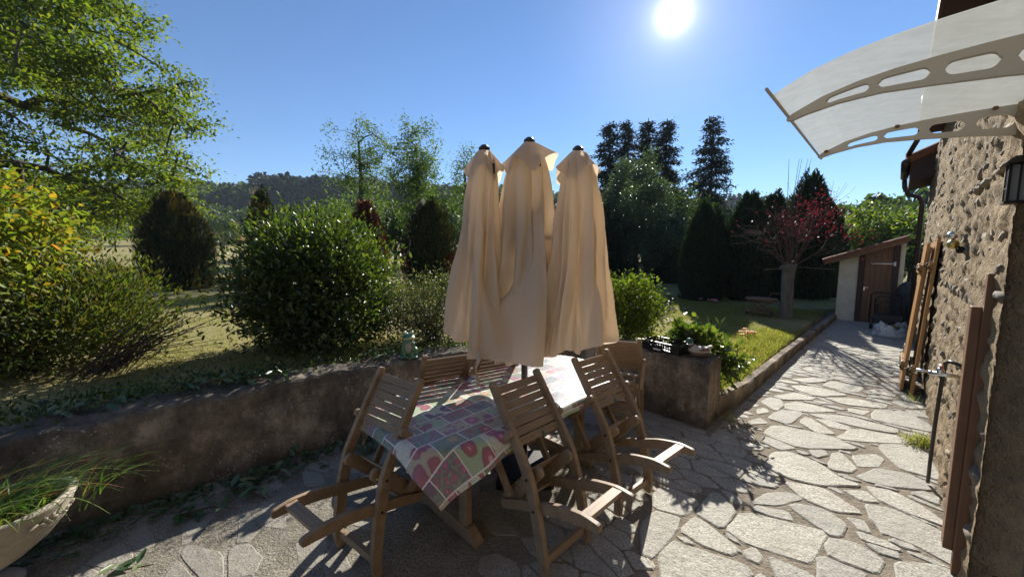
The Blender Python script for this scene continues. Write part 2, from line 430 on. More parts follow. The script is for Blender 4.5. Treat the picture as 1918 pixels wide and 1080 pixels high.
# wood
M['teak'] = m_wood('weathered_teak', (0.18, 0.12, 0.07), (0.36, 0.26, 0.165), (6, 6, 6), 0.55, 0.4)
M['teak_slat'] = m_wood('weathered_teak_slat', (0.185, 0.125, 0.074), (0.37, 0.265, 0.17), (1.5, 30, 30), 0.55, 0.4)
M['pine_wood'] = m_wood('varnished_pine', (0.34, 0.155, 0.045), (0.52, 0.28, 0.09), (2, 2, 1), 0.45, 0.2)
M['brown_wood'] = m_wood('brown_stained_wood', (0.12, 0.055, 0.03), (0.24, 0.12, 0.06), (12, 12, 1), 0.5, 0.4)
M['dark_wood'] = m_wood('dark_brown_wood', (0.045, 0.022, 0.017), (0.08, 0.042, 0.03), (8, 8, 1), 0.65, 0.3)
M['soffit'] = m_wood('purple_brown_board', (0.045, 0.022, 0.02), (0.07, 0.036, 0.03), (3, 3, 3), 0.7, 0.3)
M['iron'] = m_plain('black_iron', (0.018, 0.016, 0.015), 0.5, metal=0.6, var=0.4)
M['black_pl'] = m_plain('black_plastic', (0.014, 0.014, 0.018), 0.35, var=0.2)
M['zinc'] = m_plain('brown_gutter', (0.05, 0.032, 0.025), 0.35, metal=0.3, var=0.3)
M['chrome'] = m_plain('chrome', (0.7, 0.7, 0.7), 0.2, metal=1.0, var=0.2)
M['brass'] = m_plain('brass', (0.55, 0.42, 0.18), 0.35, metal=0.9)
M['white'] = m_plain('white_paint', (0.72, 0.70, 0.66), 0.6, var=0.15)
M['greyblue'] = m_plain('grey_plastic', (0.16, 0.17, 0.19), 0.4)
t = NT('shed_render'); v = t.pos(); n1 = t.noise(v, 4, 5, 0.7)
c = t.ramp(n1, [(0.3, (0.50, 0.45, 0.34)), (0.7, (0.66, 0.61, 0.50))])
M['render'] = t.done(t.bsdf(c, 0.9, t.bump(n1, 0.4, 0.01), spec=0.2))
t = NT('roof_tile'); v = t.pos(); n1 = t.noise(v, 12, 5, 0.7)
c = t.ramp(n1, [(0.3, (0.12, 0.05, 0.032)), (0.7, (0.24, 0.105, 0.06))])
M['tile'] = t.done(t.bsdf(c, 0.85, t.bump(n1, 0.5, 0.01), spec=0.2))
# umbrella cloth
t = NT('cream_canvas'); v = t.coord('Object', (1, 1, 1))
wv = t.noise(t.coord('Object', (160, 160, 160)), 1.5, 2); st = t.noise(v, 4, 4, 0.6)
c = t.mix(t.math('MULTIPLY', st, 0.25), (0.74, 0.655, 0.56), (0.64, 0.56, 0.475))
b = t.bsdf(c, 0.85, t.bump(t.math('ADD', wv, t.math('MULTIPLY', t.noise(t.coord('Object', (6, 6, 1.2)), 2, 5), 6)), 0.5, 0.012), spec=0.15)
tr = t.N('ShaderNodeBsdfTranslucent'); t.set(tr.inputs[0], (0.80, 0.66, 0.49))
mx = t.N('ShaderNodeMixShader'); mx.inputs[0].default_value = 0.42
t.l.new(b, mx.inputs[1]); t.l.new(tr.outputs[0], mx.inputs[2]); M['canvas'] = t.done(mx.outputs[0])
# milky twin wall sheet of the door canopy
t = NT('milky_plastic_sheet'); v = t.coord('Object')
n1 = t.noise(t.coord('Object', (2, 9, 9)), 3, 6, 0.7); n2 = t.noise(v, 30, 4, 0.7)
d = t.math('ADD', t.math('MULTIPLY', n1, 0.6), t.math('MULTIPLY', n2, 0.4))
c = t.ramp(d, [(0.3, (0.52, 0.53, 0.50)), (0.65, (0.66, 0.67, 0.66))])
tr = t.N('ShaderNodeBsdfTranslucent'); t.set(tr.inputs[0], c)
tp = t.N('ShaderNodeBsdfTransparent'); t.set(tp.inputs[0], (0.80, 0.82, 0.82))
b = t.bsdf(c, 0.35, t.bump(n1, 0.15, 0.003))
m1 = t.N('ShaderNodeMixShader'); m1.inputs[0].default_value = 0.42; t.l.new(tr.outputs[0], m1.inputs[1]); t.l.new(tp.outputs[0], m1.inputs[2])
m2 = t.N('ShaderNodeMixShader'); m2.inputs[0].default_value = 0.22; t.l.new(m1.outputs[0], m2.inputs[1]); t.l.new(b, m2.inputs[2])
M['sheet'] = t.done(m2.outputs[0])
M['bracket'] = m_plain('grey_beige_plastic', (0.50, 0.455, 0.40), 0.55, var=0.1)
# oilcloth with a patchwork of fruit and flower photographs
t = NT('fruit_print_oilcloth')
uvn = t.N('ShaderNodeUVMap'); uvn.uv_map = 'UVMap'
sp3 = t.N('ShaderNodeSeparateXYZ'); t.l.new(uvn.outputs[0], sp3.inputs[0])
U0, V0 = t.math('MULTIPLY', sp3.outputs[0], 1 / 0.17), t.math('MULTIPLY', sp3.outputs[1], 1 / 0.115)
row = t.math('FLOOR', V0)
U1 = t.math('ADD', U0, t.math('MULTIPLY', row, 0.37))
# merge some cells into wide ones: cell width alternates
colx = t.math('FLOOR', U1)
fu, fv = t.math('FRACT', U1), t.math('FRACT', V0)
cmb = t.N('ShaderNodeCombineXYZ'); t.l.new(colx, cmb.inputs[0]); t.l.new(row, cmb.inputs[1])
wnz = t.N('ShaderNodeTexWhiteNoise', noise_dimensions='3D'); t.l.new(cmb.outputs[0], wnz.inputs['Vector'])
cm2 = t.N('ShaderNodeCombineXYZ'); t.l.new(colx, cm2.inputs[0]); t.l.new(row, cm2.inputs[1]); cm2.inputs[2].default_value = 7.7
wn2 = t.N('ShaderNodeTexWhiteNoise', noise_dimensions='3D'); t.l.new(cm2.outputs[0], wn2.inputs['Vector'])
bgc = t.ramp(wnz.outputs['Value'], [(0.0, (0.05, 0.10, 0.04)), (0.2, (0.30, 0.42, 0.22)), (0.4, (0.65, 0.62, 0.52)), (0.55, (0.05, 0.05, 0.09)), (0.7, (0.45, 0.30, 0.18)), (0.85, (0.10, 0.03, 0.06)), (1.0, (0.55, 0.60, 0.62))], 'CONSTANT')
blc = t.ramp(wn2.outputs['Value'], [(0.0, (0.62, 0.03, 0.03)), (0.2, (0.75, 0.20, 0.04)), (0.38, (0.60, 0.05, 0.22)), (0.55, (0.72, 0.45, 0.10)), (0.7, (0.55, 0.03, 0.05)), (0.85, (0.16, 0.02, 0.12))], 'CONSTANT')
uv2 = t.N('ShaderNodeCombineXYZ'); t.l.new(sp3.outputs[0], uv2.inputs[0]); t.l.new(sp3.outputs[1], uv2.inputs[1])
wob = t.N('ShaderNodeTexNoise'); t.l.new(uv2.outputs[0], wob.inputs['Vector']); wob.inputs['Scale'].default_value = 28; wob.inputs['Detail'].default_value = 3
wv2 = t.N('ShaderNodeVectorMath', operation='MULTIPLY_ADD'); t.l.new(wob.outputs['Color'], wv2.inputs[0]); wv2.inputs[1].default_value = (0.035, 0.035, 0); t.l.new(uv2.outputs[0], wv2.inputs[2])
vf = t.N('ShaderNodeTexVoronoi', feature='F1'); t.l.new(wv2.outputs[0], vf.inputs['Vector']); vf.inputs['Scale'].default_value = 12
vb = t.N('ShaderNodeTexVoronoi', feature='F1'); t.l.new(wv2.outputs[0], vb.inputs['Vector']); vb.inputs['Scale'].default_value = 32
small = t.math('GREATER_THAN', t.math('FRACT', t.math('MULTIPLY', wnz.outputs['Value'], 7.3)), 0.62)
dist = t.N('ShaderNodeMix', data_type='FLOAT'); t.l.new(small, dist.inputs[0]); t.l.new(vf.outputs['Distance'], dist.inputs[2]); t.l.new(vb.outputs['Distance'], dist.inputs[3])
dd = dist.outputs[0]
blob = t.ramp(dd, [(0.42, (1, 1, 1)), (0.50, (0, 0, 0))])
sh = t.ramp(dd, [(0.0, (1, 1, 1)), (0.18, (0.75, 0.75, 0.75)), (0.5, (0.28, 0.28, 0.28))])
blc2 = t.mix(1.0, blc, sh, 'MULTIPLY')
hi = t.math('MULTIPLY', t.ramp(dd, [(0.08, (1, 1, 1)), (0.14, (0, 0, 0))]), 0.45)
blc2 = t.mix(hi, blc2, (0.9, 0.82, 0.78))
bgn = t.noise(uv2.outputs[0], 60, 4, 0.7)
bg2 = t.mix(t.ramp(bgn, [(0.4, (0, 0, 0)), (0.65, (1, 1, 1))]), bgc, t.mix(0.6, bgc, (0.30, 0.42, 0.16)))
blc2 = t.mix(t.math('MULTIPLY', t.ramp(t.noise(uv2.outputs[0], 90, 3, 0.7), [(0.45, (0, 0, 0)), (0.65, (1, 1, 1))]), 0.45), blc2, t.mix(1.0, blc2, (0.45, 0.35, 0.35), 'MULTIPLY'))
pic = t.mix(blob, bg2, blc2)
def line(f, w):
    a = t.math('LESS_THAN', f, w); b_ = t.math('GREATER_THAN', f, 1 - w); return t.math('MAXIMUM', a, b_)
ln = t.math('MAXIMUM', line(fu, 0.018), line(fv, 0.026))
pic = t.mix(ln, pic, (0.80, 0.78, 0.74))
cr = t.noise(uv2.outputs[0], 3.2, 3)
pic = t.mix(0.28, pic, (0.42, 0.40, 0.47))
M['oilcloth'] = t.done(t.bsdf(pic, 0.38, t.bump(cr, 0.25, 0.02), spec=0.42))
HAZE = 0.00035

# ================================================================ THE SETTING
def wall_p(s):      # face of the low wall, p as a function of s
    return float(np.interp(s, [-8, -0.3, 0.3, 1.1, 1.84, 2.42, 3.62], [-3.36, -3.34, -3.30, -3.25, -3.12, -2.97, -2.70]))
WALL_H = 0.62
END_S = 3.62
def kerb_top(s): return float(np.interp(s, [3.6, 5, 12], [0.20, 0.16, 0.12]))
def smooth(a, b, x):
    t_ = np.clip((x - a) / (b - a), 0, 1); return t_ * t_ * (3 - 2 * t_)
def garden_z(X, Y):
    X = np.asarray(X, float); Y = np.asarray(Y, float)
    s = X * D[0] + Y * D[1]; p = X * N[0] + Y * N[1]
    r = np.hypot(X, Y); az = np.degrees(np.arctan2(X, Y))
    kz = np.interp(s, [3.6, 5, 12], [0.17, 0.13, 0.09])
    left = np.maximum(1 - smooth(6.0, 20.0, az), (1 - smooth(4.2, 6.0, s)) * smooth(-1.6, -2.4, p) * 0.9)
    z = kz + (0.54 - kz) * smooth(-1.15, -3.2, p) * left
    z = z + 0.03 * (fbm(np.stack([X * 0.8, Y * 0.8, X * 0], -1), 3) - 0.5)
    amp = np.interp(az, [-80, -50, -38, -20, 0, 18, 30, 45, 60], [0.5, 0.6, 0.74, 0.88, 0.7, 0.5, 0.46, 0.3, 0.25])
    far = np.interp(r, [0, 14, 80, 110, 170, 300, 420, 900], [0, 0, 2.9, 5.5, 16.5, 38, 52, 60])
    z = z + far * amp + np.where(r > 60, 1.6 * (fbm(np.stack([X / 45, Y / 45, X * 0 + 3], -1), 3) - 0.5), 0)
    terr = ((p > np.interp(s, [-8, -0.3, 0.3, 1.1, 1.84, 2.42, 3.62], [-3.36, -3.34, -3.30, -3.25, -3.12, -2.97, -2.70]) - 0.16) & (s < END_S + 0.16)) | (p > -1.17)
    terr = terr & (r < 60)
    return np.where(terr & ~((s > 13.2) & (p > -1.17)), -0.12, z)
def near_axis(lo, hi, fine_lo, fine_hi, df, marks=()):
    a = list(np.arange(fine_lo, fine_hi, df)); step = df; x = fine_hi
    while x < hi: a.append(x); step *= 1.18; x += step
    step = df; x = fine_lo - df
    while x > lo: a.append(x); step *= 1.18; x -= step
    return np.array(sorted(set(np.round(a + list(marks), 4))))
sx = near_axis(-900, 1000, -5, 14, 0.14, (3.76, 3.80))
px_ = near_axis(-1000, 900, -14, 1.0, 0.14, (-3.50, -3.46, -1.19, -1.16))
S_, P_ = np.meshgrid(sx, px_, indexing='ij')
XX = S_ * D[0] + P_ * N[0]; YY = S_ * D[1] + P_ * N[1]
ZZ = garden_z(XX, YY)
ni, nj = S_.shape
ii, jj = np.meshgrid(np.arange(ni - 1), np.arange(nj - 1), indexing='ij')
q = np.stack([ii * nj + jj, (ii + 1) * nj + jj, (ii + 1) * nj + jj + 1, ii * nj + jj + 1], -1).reshape(-1, 4)
g = obj('ground', mesh_np('ground', np.stack([XX, YY, ZZ], -1).reshape(-1, 3), [q], True), M['ground'])
tag(g, kind='structure')

# ---- paved terrace and path
def grid_mesh(name, s0, s1, p0, p1, st, zf):
    a = np.arange(s0, s1 + 1e-6, st); b = np.arange(p0, p1 + 1e-6, st)
    A, B = np.meshgrid(a, b, indexing='ij'); X = A * D[0] + B * N[0]; Y = A * D[1] + B * N[1]
    Z = zf(A, B, X, Y); ni, nj = A.shape
    ii, jj = np.meshgrid(np.arange(ni - 1), np.arange(nj - 1), indexing='ij')
    q = np.stack([ii * nj + jj, ii * nj + jj + 1, (ii + 1) * nj + jj + 1, (ii + 1) * nj + jj], -1).reshape(-1, 4)
    return mesh_np(name, np.stack([X, Y, Z], -1).reshape(-1, 3), [q[:, ::-1]], True)
def pave_z(A, B, X, Y): return 0.006 * (fbm(np.stack([X * 3, Y * 3, X * 0], -1), 3) - 0.5)
patio = empty('paved_terrace'); tag(patio, kind='structure')
obj('mortar_bed', grid_mesh('mortar_bed_mesh', -4.0, 13.2, -3.5, 0.6, 0.07, pave_z), M['joint'], patio)

# surveyed outlines of the larger stones (enlarged photo coordinates), then random stones fill the rest
TR = """130,640 165,610 230,612 365,680 290,755 130,715|345,735 440,640 480,645 560,725 490,825|275,840 345,765 380,775 570,925 575,945 520,960 380,905|520,830 600,735 1010,830 1040,870 960,1010 800,960 600,895|160,970 240,890 330,930 600,1010 640,1060 600,1110 180,1110|126,735 270,770 240,840 125,980 60,950 70,800|840,705 900,695 1030,725 1145,800 1110,860 1050,850|820,575 1030,610 1240,745 1080,730 930,670|715,490 770,420 840,412 1000,475 1100,545 1230,595 1000,590 860,560|640,690 740,640 850,630 920,665 800,700|715,310 760,275 830,280 1060,330 1225,405 900,392 740,330|730,235 800,192 900,200 915,220 850,270|700,150 740,125 800,135 815,165 780,200|830,160 900,148 1110,200 950,205 835,190|905,260 945,228 1095,320 1000,318|946,212 1150,225 1420,295 1415,318 1250,290 1010,235|985,240 1060,245 1175,285 1160,298 1080,290|1100,345 1180,295 1250,300 1440,335 1530,375 1300,365|1330,395 1350,378 1500,380 1600,430 1650,570 1520,530 1430,500|1285,215 1320,190 1480,205 1605,280 1605,310 1400,268 1300,245|1060,480 1080,425 1120,418 1200,500 1170,525 1070,505|1180,440 1300,428 1355,455 1320,490 1230,500|1210,545 1330,508 1480,535 1620,600 1600,620 1400,600 1250,570|1265,600 1400,625 1560,710 1730,830 1640,800 1450,730 1330,670|1495,635 1560,625 1640,655 1645,700|1260,700 1400,725 1600,815 1760,910 1755,1040 1500,900 1350,850 1310,790|1050,910 1080,885 1200,905 1340,990 1300,1060 1150,1000 1055,960|740,970 950,1060 1000,1110 800,1110|1005,990 1060,985 1250,1060 1230,1100 1010,1100|650,720 700,708 830,730 870,780 760,760|610,945 660,930 700,980 680,1005 620,975|1140,620 1250,625 1320,680 1240,680|1160,770 1245,780 1270,840 1210,820|1420,1000 1600,1020 1740,1060 1740,1110 1430,1110|715,338 760,345 880,395 800,405 720,365|1025,60 1080,38 1250,75 1200,98 1110,85|860,62 990,70 1170,115 1000,120 900,90|1030,125 1200,135 1365,165 1360,185 1150,165|1395,150 1450,145 1600,185 1480,185|1250,90 1340,78 1410,110 1400,122|1445,115 1560,115 1590,140 1480,138|1160,185 1280,200 1240,218 1180,205|1470,195 1590,200 1605,235 1520,225|600,265 690,235 735,265 640,270|680,190 720,185 735,205 680,215|545,300 600,290 660,325 650,355 560,325|760,120 880,100 990,130 960,140 830,140|1360,50 1500,60 1560,85 1400,85 1330,60|1330,20 1500,30 1540,50 1380,45|850,30 980,20 1060,40 950,50|950,405 1040,410 1050,435 990,445"""
polys = []
for s_ in TR.split('|'):
    P = []
    for w_ in s_.split():
        a, b = map(float, w_.split(','))
        x, y = PIX(1180 + a / 2.842, 700 + b / 2.842); P.append(SP(x, y))
    polys.append(np.array(P))
def area(P): x, y = P[:, 0], P[:, 1]; return 0.5 * np.sum(x * np.roll(y, -1) - y * np.roll(x, -1))
def dense(P, st):
    out = []
    for a, b in zip(P, np.roll(P, -1, 0)):
        k = max(1, int(np.linalg.norm(b - a) / st))
        for i in range(k): out.append(a + (b - a) * i / k)
    return np.array(out)
def inset(P, f): c_ = P.mean(0); d_ = P - c_; L = np.linalg.norm(d_, axis=1, keepdims=True); return c_ + d_ * np.maximum(0.15, 1 - f / L)
block = [dense(inset(P, 0.012), 0.05) for P in polys]
blockpts = np.concatenate(block + [inset(dense(P, 0.08), 0.07) for P in polys])
def inpoly(pt, P):
    x, y = pt; c_ = False; j = len(P) - 1
    for i in range(len(P)):
        if (P[i][1] > y) != (P[j][1] > y) and x < (P[j][0] - P[i][0]) * (y - P[i][1]) / (P[j][1] - P[i][1]) + P[i][0]: c_ = not c_
        j = i
    return c_
rr = np.random.default_rng(21)
def in_pave(s, p):
    if p > 0.33: return False
    if s > 3.56 and p < -1.06: return False
    if p < wall_p(s) + 0.03: return False
    return True
ASP = 0.55           # stones are longer across the path
seeds = []
tries = 0
while tries < 16000:
    tries += 1
    s = rr.uniform(-1.6, 11.8); p = rr.uniform(-3.35, 0.33)
    if not in_pave(s, p): continue
    x, y, _ = W(s, p)
    if y < 0.55 or abs(x / max(y, .1)) > 1.55: continue
    md = 0.19 if s < 7.5 else 0.30
    if p < -1.3: md = rr.choice([0.16, 0.24, 0.42, 0.5])
    if rr.random() < 0.45: md *= 0.5
    if seeds:
        a = np.array(seeds); d_ = np.hypot(a[:, 0] - s, (a[:, 1] - p) * ASP)
        if d_.min() < md: continue
    d2 = np.hypot(blockpts[:, 0] - s, (blockpts[:, 1] - p) * ASP)
    if d2.min() < 0.03 or any(inpoly((s, p), P) for P in polys): continue
    seeds.append((s, p))
seeds = np.array(seeds)
allp = np.concatenate([seeds, blockpts])
def clip(poly, mid, nrm_):
    out = []
    n_ = len(poly)
    for i in range(n_):
        a, b = poly[i], poly[(i + 1) % n_]
        da = np.dot(a - mid, nrm_); db = np.dot(b - mid, nrm_)
        if da <= 0: out.append(a)
        if (da < 0) != (db < 0) and da != db: out.append(a + (b - a) * (da / (da - db)))
    return np.array(out)
cells = []
for i, sd in enumerate(seeds):
    c0 = np.array([sd[0], sd[1] * ASP])
    poly = c0 + np.array([[-.5, -.5], [.5, -.5], [.5, .5], [-.5, .5]]) * 0.9
    o_ = allp.copy(); o_[:, 1] *= ASP
    dv = o_ - c0; dl = np.hypot(dv[:, 0], dv[:, 1]); idx = np.argsort(dl)
    for j in idx:
        if dl[j] < 1e-6: continue
        if dl[j] > 1.0: break
        f = 0.5 if j < len(seeds) else 0.53
        poly = clip(poly, c0 + dv[j] * f, dv[j] / dl[j])
        if len(poly) < 3: break
    if len(poly) < 3: continue
    poly[:, 1] /= ASP
    # borders of the paving
    poly = clip(poly, np.array([0, 0.335]), np.array([0, 1.0]))
    if sd[0] > 3.56 and len(poly): poly = clip(poly, np.array([0, -1.06]), np.array([0, -1.0]))
    if sd[1] < -1.06 and len(poly): poly = clip(poly, np.array([3.57, 0]), np.array([1.0, 0]))
    if len(poly) < 3: continue
    if sd[1] < -1.35 and sd[0] < 3.0 and rr.random() < 0.72: continue
    cells.append((0, poly))
stones = [(1, P) for P in polys] + cells
def chaikin(P, k=1):
    for _ in range(k):
        Q = np.roll(P, -1, 0); a = P * 0.86 + Q * 0.14; b = P * 0.14 + Q * 0.86
        P = np.stack([a, b], 1).reshape(-1, 2)
    return P
def stone_mesh(P, traced, base):
    P = P[::-1] if area(P) < 0 else P
    P = inset(P, -0.019 if traced else (0.005 if P[:, 1].mean() > -1.3 else 0.002))
    if abs(area(P)) < 0.0025: return None
    P = chaikin(P, 1)
    P = dense(P, 0.085)
    P = P + rr.normal(0, 0.0035, P.shape)
    n_ = len(P); c_ = P.mean(0)
    L = np.linalg.norm(P - c_, axis=1, keepdims=True)
    tilt = rr.normal(0, 0.008, 2); h = 0.0052 + rr.uniform(-0.001, 0.003)
    if c_[1] < -1.3: h *= 0.35; tilt = tilt * 0.3
    V = []
    def ring(Q, z):
        for a in Q:
            w_ = W(a[0], a[1]); V.append((w_.x, w_.y, z + (a - c_) @ tilt))
    ring(P, -0.004); ring(c_ + (P - c_) * np.maximum(0.3, 1 - 0.003 / L), h - 0.004); ring(c_ + (P - c_) * np.maximum(0.3, 1 - 0.012 / L), h)
    F = []
    for r_ in range(2):
        for k in range(n_):
            k2 = (k + 1) % n_; F.append((r_ * n_ + k, r_ * n_ + k2, (r_ + 1) * n_ + k2, (r_ + 1) * n_ + k))
    F.append(tuple(range(2 * n_, 3 * n_)))
    return V, F, c_
def flip_check(V, F):
    v = [Vector(V[i]) for i in F[-1][:3]]
    return (v[1] - v[0]).cross(v[2] - v[1]).z < 0
built = []
for tr_, P in stones:
    r_ = stone_mesh(P, tr_, 0)
    if r_: built.append((tr_, abs(area(P)) / (np.linalg.norm(np.array(W(*r_[2])[:2])) ** 2), r_))
built.sort(key=lambda q: (-q[0], -q[1]))
rest = MB()
for k, (tr_, _, (V, F, c_)) in enumerate(built):
    if flip_check(V, F): F = [f[::-1] for f in F]
    if k < 298:
        ce = Vector((*W(*c_)[:2], 0)); me = bpy.data.meshes.new('flagstone'); me.from_pydata([tuple(Vector(v) - ce) for v in V], [], F)
        obj('flagstone', me, M['flag'], patio, ce)
    else: rest.add(V, F)
if rest.V:
    me = bpy.data.meshes.new('small_flagstones'); me.from_pydata(rest.V, [], rest.F)
    tag(obj('small_flagstones', me, M['flag'], patio), kind='stuff')
print('stones', len(built))

# ---- low retaining wall (stained concrete) : left run, end run and the block at its corner
def strip_wall(name, faces, h, th, n_side, zt=0.012, st=0.045):
    """faces: polyline of the visible face; n_side +1 puts thickness to the left of travel"""
    P = np.array(faces, float); seg = []
    for a, b in zip(P[:-1], P[1:]):
        k = max(1, int(np.linalg.norm(b - a) / st))
        for i in range(k): seg.append(a + (b - a) * i / k)
    seg.append(P[-1]); seg = np.array(seg); n_ = len(seg)
    tg = np.gradient(seg, axis=0); tg /= np.linalg.norm(tg, axis=1, keepdims=True)
    nr = np.stack([-tg[:, 1], tg[:, 0]], 1) * n_side
    prof = [(0, -0.05), (0, 0.04), (0, 0.10), (0, 0.16), (0, 0.22), (0, 0.28), (0, 0.34), (0, 0.40), (0, 0.46), (0, 0.52), (0, h - 0.05), (0.004, h - 0.02), (0.02, h - 0.002), (0.06, h + 0.004), (0.11, h + 0.006), (th * 0.5, h + 0.008), (th * 0.75, h + 0.006), (th - 0.02, h), (th, h - 0.03), (th, 0.1)]
    V = []
    for i in range(n_):
        for d_, z in prof:
            q = seg[i] + nr[i] * d_; w_ = W(q[0], q[1], z); V.append(w_)
    V = np.array([tuple(v) for v in V])
    nz = (fbm(V * 5.0, 4) - 0.5 + 0.6 * (fbm(V * 22.0, 3) - 0.5))[:, None]
    V = V + np.repeat([[0, 0, 1.0]], len(V), 0) * nz * 0.060 * (V[:, 2:3] > h - 0.06) + nz * np.repeat(np.stack([nr @ np.array([D[0], N[0]]), nr @ np.array([D[1], N[1]]), np.zeros(n_)], 1), len(prof), 0) * 0.045
    m_ = len(prof); F = []
    for i in range(n_ - 1):
        for j in range(m_ - 1): F.append((i * m_ + j, (i + 1) * m_ + j, (i + 1) * m_ + j + 1, i * m_ + j + 1))
    F.append(tuple(range(m_))); F.append(tuple(range((n_ - 1) * m_, n_ * m_))[::-1])
    me = bpy.data.meshes.new(name); me.from_pydata([tuple(v) for v in V], [], F)
    bm = bmesh.new(); bm.from_mesh(me); bmesh.ops.recalc_face_normals(bm, faces=bm.faces); bm.to_mesh(me); bm.free()
    return me
gw = empty('garden_wall', W(1, -3.3)); tag(gw, 'low stained concrete retaining wall running along the left of the terrace behind the wooden table', 'wall')
def into(parent, o):
    o.parent = parent; o.matrix_parent_inverse = Matrix.Translation(parent.location).inverted() if not parent.rotation_euler.z else (Matrix.Translation(parent.location) @ Matrix.Rotation(parent.rotation_euler.z, 4, 'Z')).inverted(); return o
a_ = obj('long_run', strip_wall('long_run', [(s, wall_p(s)) for s in (-6, -0.3, 0.3, 1.1, 1.84, 2.42, 3.64)], WALL_H, 0.34, -1), M['concrete'])
into(gw, a_)
b_ = obj('end_run', strip_wall('end_run', [(END_S, -2.70), (END_S, -1.12)], WALL_H + 0.002, 0.32, -1), M['concrete'])
into(gw, b_)
# kerb between path and lawn
kb = empty('path_kerb', W(6, -1.1)); tag(kb, 'low mossy concrete kerb between the stone path and the sunny lawn', 'kerb')
K = MB(); sa = np.concatenate([np.arange(3.95, 12.0, 0.12)])
vs = []; fs = []
for i, s in enumerate(sa):
    pf = np.interp(s, [3.9, 4.2, 4.8, 7, 11.7], [-1.13, -1.12, -1.065, -1.03, -0.91]); h = kerb_top(s)
    for dp, z in [(0, -0.03), (0, h - 0.015), (-0.012, h), (-0.085, h + 0.003), (-0.1, h - 0.05), (-0.1, -0.02)]:
        jn = 0.02 * (fbm(np.array([[s * 5, dp * 9, z * 7]]), 3)[0] - 0.5)
        vs.append(W(s, pf + dp + jn, z + jn))
for i in range(len(sa) - 1):
    for j in range(5): fs.append((i * 6 + j, (i + 1) * 6 + j, (i + 1) * 6 + j + 1, i * 6 + j + 1))
K.add(vs, fs); into(kb, K.obj('kerb_stone', M['concrete']))

# ================================================================ THE HOUSE
WP = 0.36
house = empty('stone_house', W(2.7, WP)); tag(house, 'rubble stone house wall with sandy mortar along the right side of the path', 'house')
def hpart(o): return into(house, o)
S0, S1, HT = 2.68, 10.5, 3.34
# mortar face as a relief: rows of stones pushed out of the wall
a = np.concatenate([np.arange(1.0, 2.72, 0.1), np.arange(S0, 6.0, 0.026), np.arange(6.0, S1, 0.06), [S1]]); b = np.arange(-0.06, 5.6, 0.03)
A, B = np.meshgrid(a, b, indexing='ij')
wav = 0.05 * (fbm(np.stack([A * 2, A * 0, B * 2], -1), 2) - 0.5)
rows_h = 0.115
st_list = []
rs = np.random.default_rng(5)
zr = 0.02; ri = 0
while zr < 4.4:
    rh = rs.uniform(0.05, 0.10); s = S0 + rs.uniform(0, 0.1)
    while s < S1 - 0.05:
        ln_ = rs.uniform(0.05, 0.16) if s < 6.5 else rs.uniform(0.15, 0.34)
        if s + ln_ > S1: break
        st_list.append((s + ln_ / 2, zr + rh / 2, ln_ / 2, rh / 2 * rs.uniform(0.75, 0.95), rs.uniform(-0.026, 0.013), rs.uniform(-0.2, 0.65)))
        s += ln_ + rs.uniform(0.02, 0.09)
    zr += rh + rs.uniform(0.02, 0.05); ri += 1
rel = 0.075 * fbm(np.stack([A * 11, A * 0, B * 16 + A * 5], -1), 4) + 0.04 * fbm(np.stack([A * 25, A * 0 + 5, B * 30], -1), 3)
# slanting ledges of smeared mortar under each course
rel = rel + 0.035 * np.abs(((B + 0.25 * wav * 10) / 0.14) % 1.0 - 0.5)
tap = 0.18 + 0.82 * smooth(S0, S0 + 0.16, A); rel = (0.06 + (rel - 0.06) * tap) * 0.75
wav = wav * tap
rel = np.where(A < S0, 0.0, rel)
PW = WP + 0.03 - rel - wav * 0.5
PW = np.where(A < S0, WP + 0.20, PW)
X = A * D[0] + PW * N[0]; Y = A * D[1] + PW * N[1]
ni, nj = A.shape; ii, jj = np.meshgrid(np.arange(ni - 1), np.arange(nj - 1), indexing='ij')
q = np.stack([ii * nj + jj, ii * nj + jj + 1, (ii + 1) * nj + jj + 1, (ii + 1) * nj + jj], -1).reshape(-1, 4)
zmax = 5.6
# upper storey only over the near part of the house
ks = (A[:-1, :-1].reshape(-1) < 3.8) | (B[:-1, :-1].reshape(-1) < HT)
hpart(obj('mortar_face', mesh_np('mortar_face', np.stack([X, Y, B], -1).reshape(-1, 3), [q[ks]], True), M['mortar']))
mb = MB()
mb.box(W((S1 + 3.8) / 2, WP + 0.42, HT / 2), (S1 - 3.8, 0.6, HT), Matrix.Rotation(ROT_SP, 3, 'Z'))
mb.box(W(0.4, WP + 0.42, 2.8), (6.79, 0.6, 5.6), Matrix.Rotation(ROT_SP, 3, 'Z'))
hpart(mb.obj('wall_core', M['mortar']))
# stone variants
def rock(seed, nu=9, nv=6):
    r0 = np.random.default_rng(seed)
    vs = []; fs = []
    for i in range(nv + 1):
        ph = math.pi * i / nv
        for k in range(nu):
            an = 2 * math.pi * k / nu
            d_ = np.array([math.sin(ph) * math.cos(an), math.cos(ph), math.sin(ph) * math.sin(an)])
            d_ = np.sign(d_) * np.abs(d_) ** 0.62
            d_ = d_ * (1 + 0.75 * (vnoise(d_[None] * 1.7 + seed * 9.1)[0] - 0.5))
            vs.append(d_)
    for i in range(nv):
        for k in range(nu): fs.append((i * nu + k, i * nu + (k + 1) % nu, (i + 1) * nu + (k + 1) % nu, (i + 1) * nu + k))
    return np.array(vs), np.array(fs)
rocks = [rock(i) for i in range(10)]
rock_me = []
for V, F in rocks:
    me = mesh_np('stone', V, [F]); me.materials.append(M['stone']); rock_me.append(me)
def wallframe(s, z, prot):
    return Matrix.Translation(W(s, WP - prot, z)) @ Matrix.Rotation(ROT_SP, 4, 'Z')
st_list.sort(key=lambda q: (q[0] - 0.0) ** 2 + (q[1] - 1.4) ** 2 * 1.4)
VV = []; FF = []; nvt = 0; cnt = 0
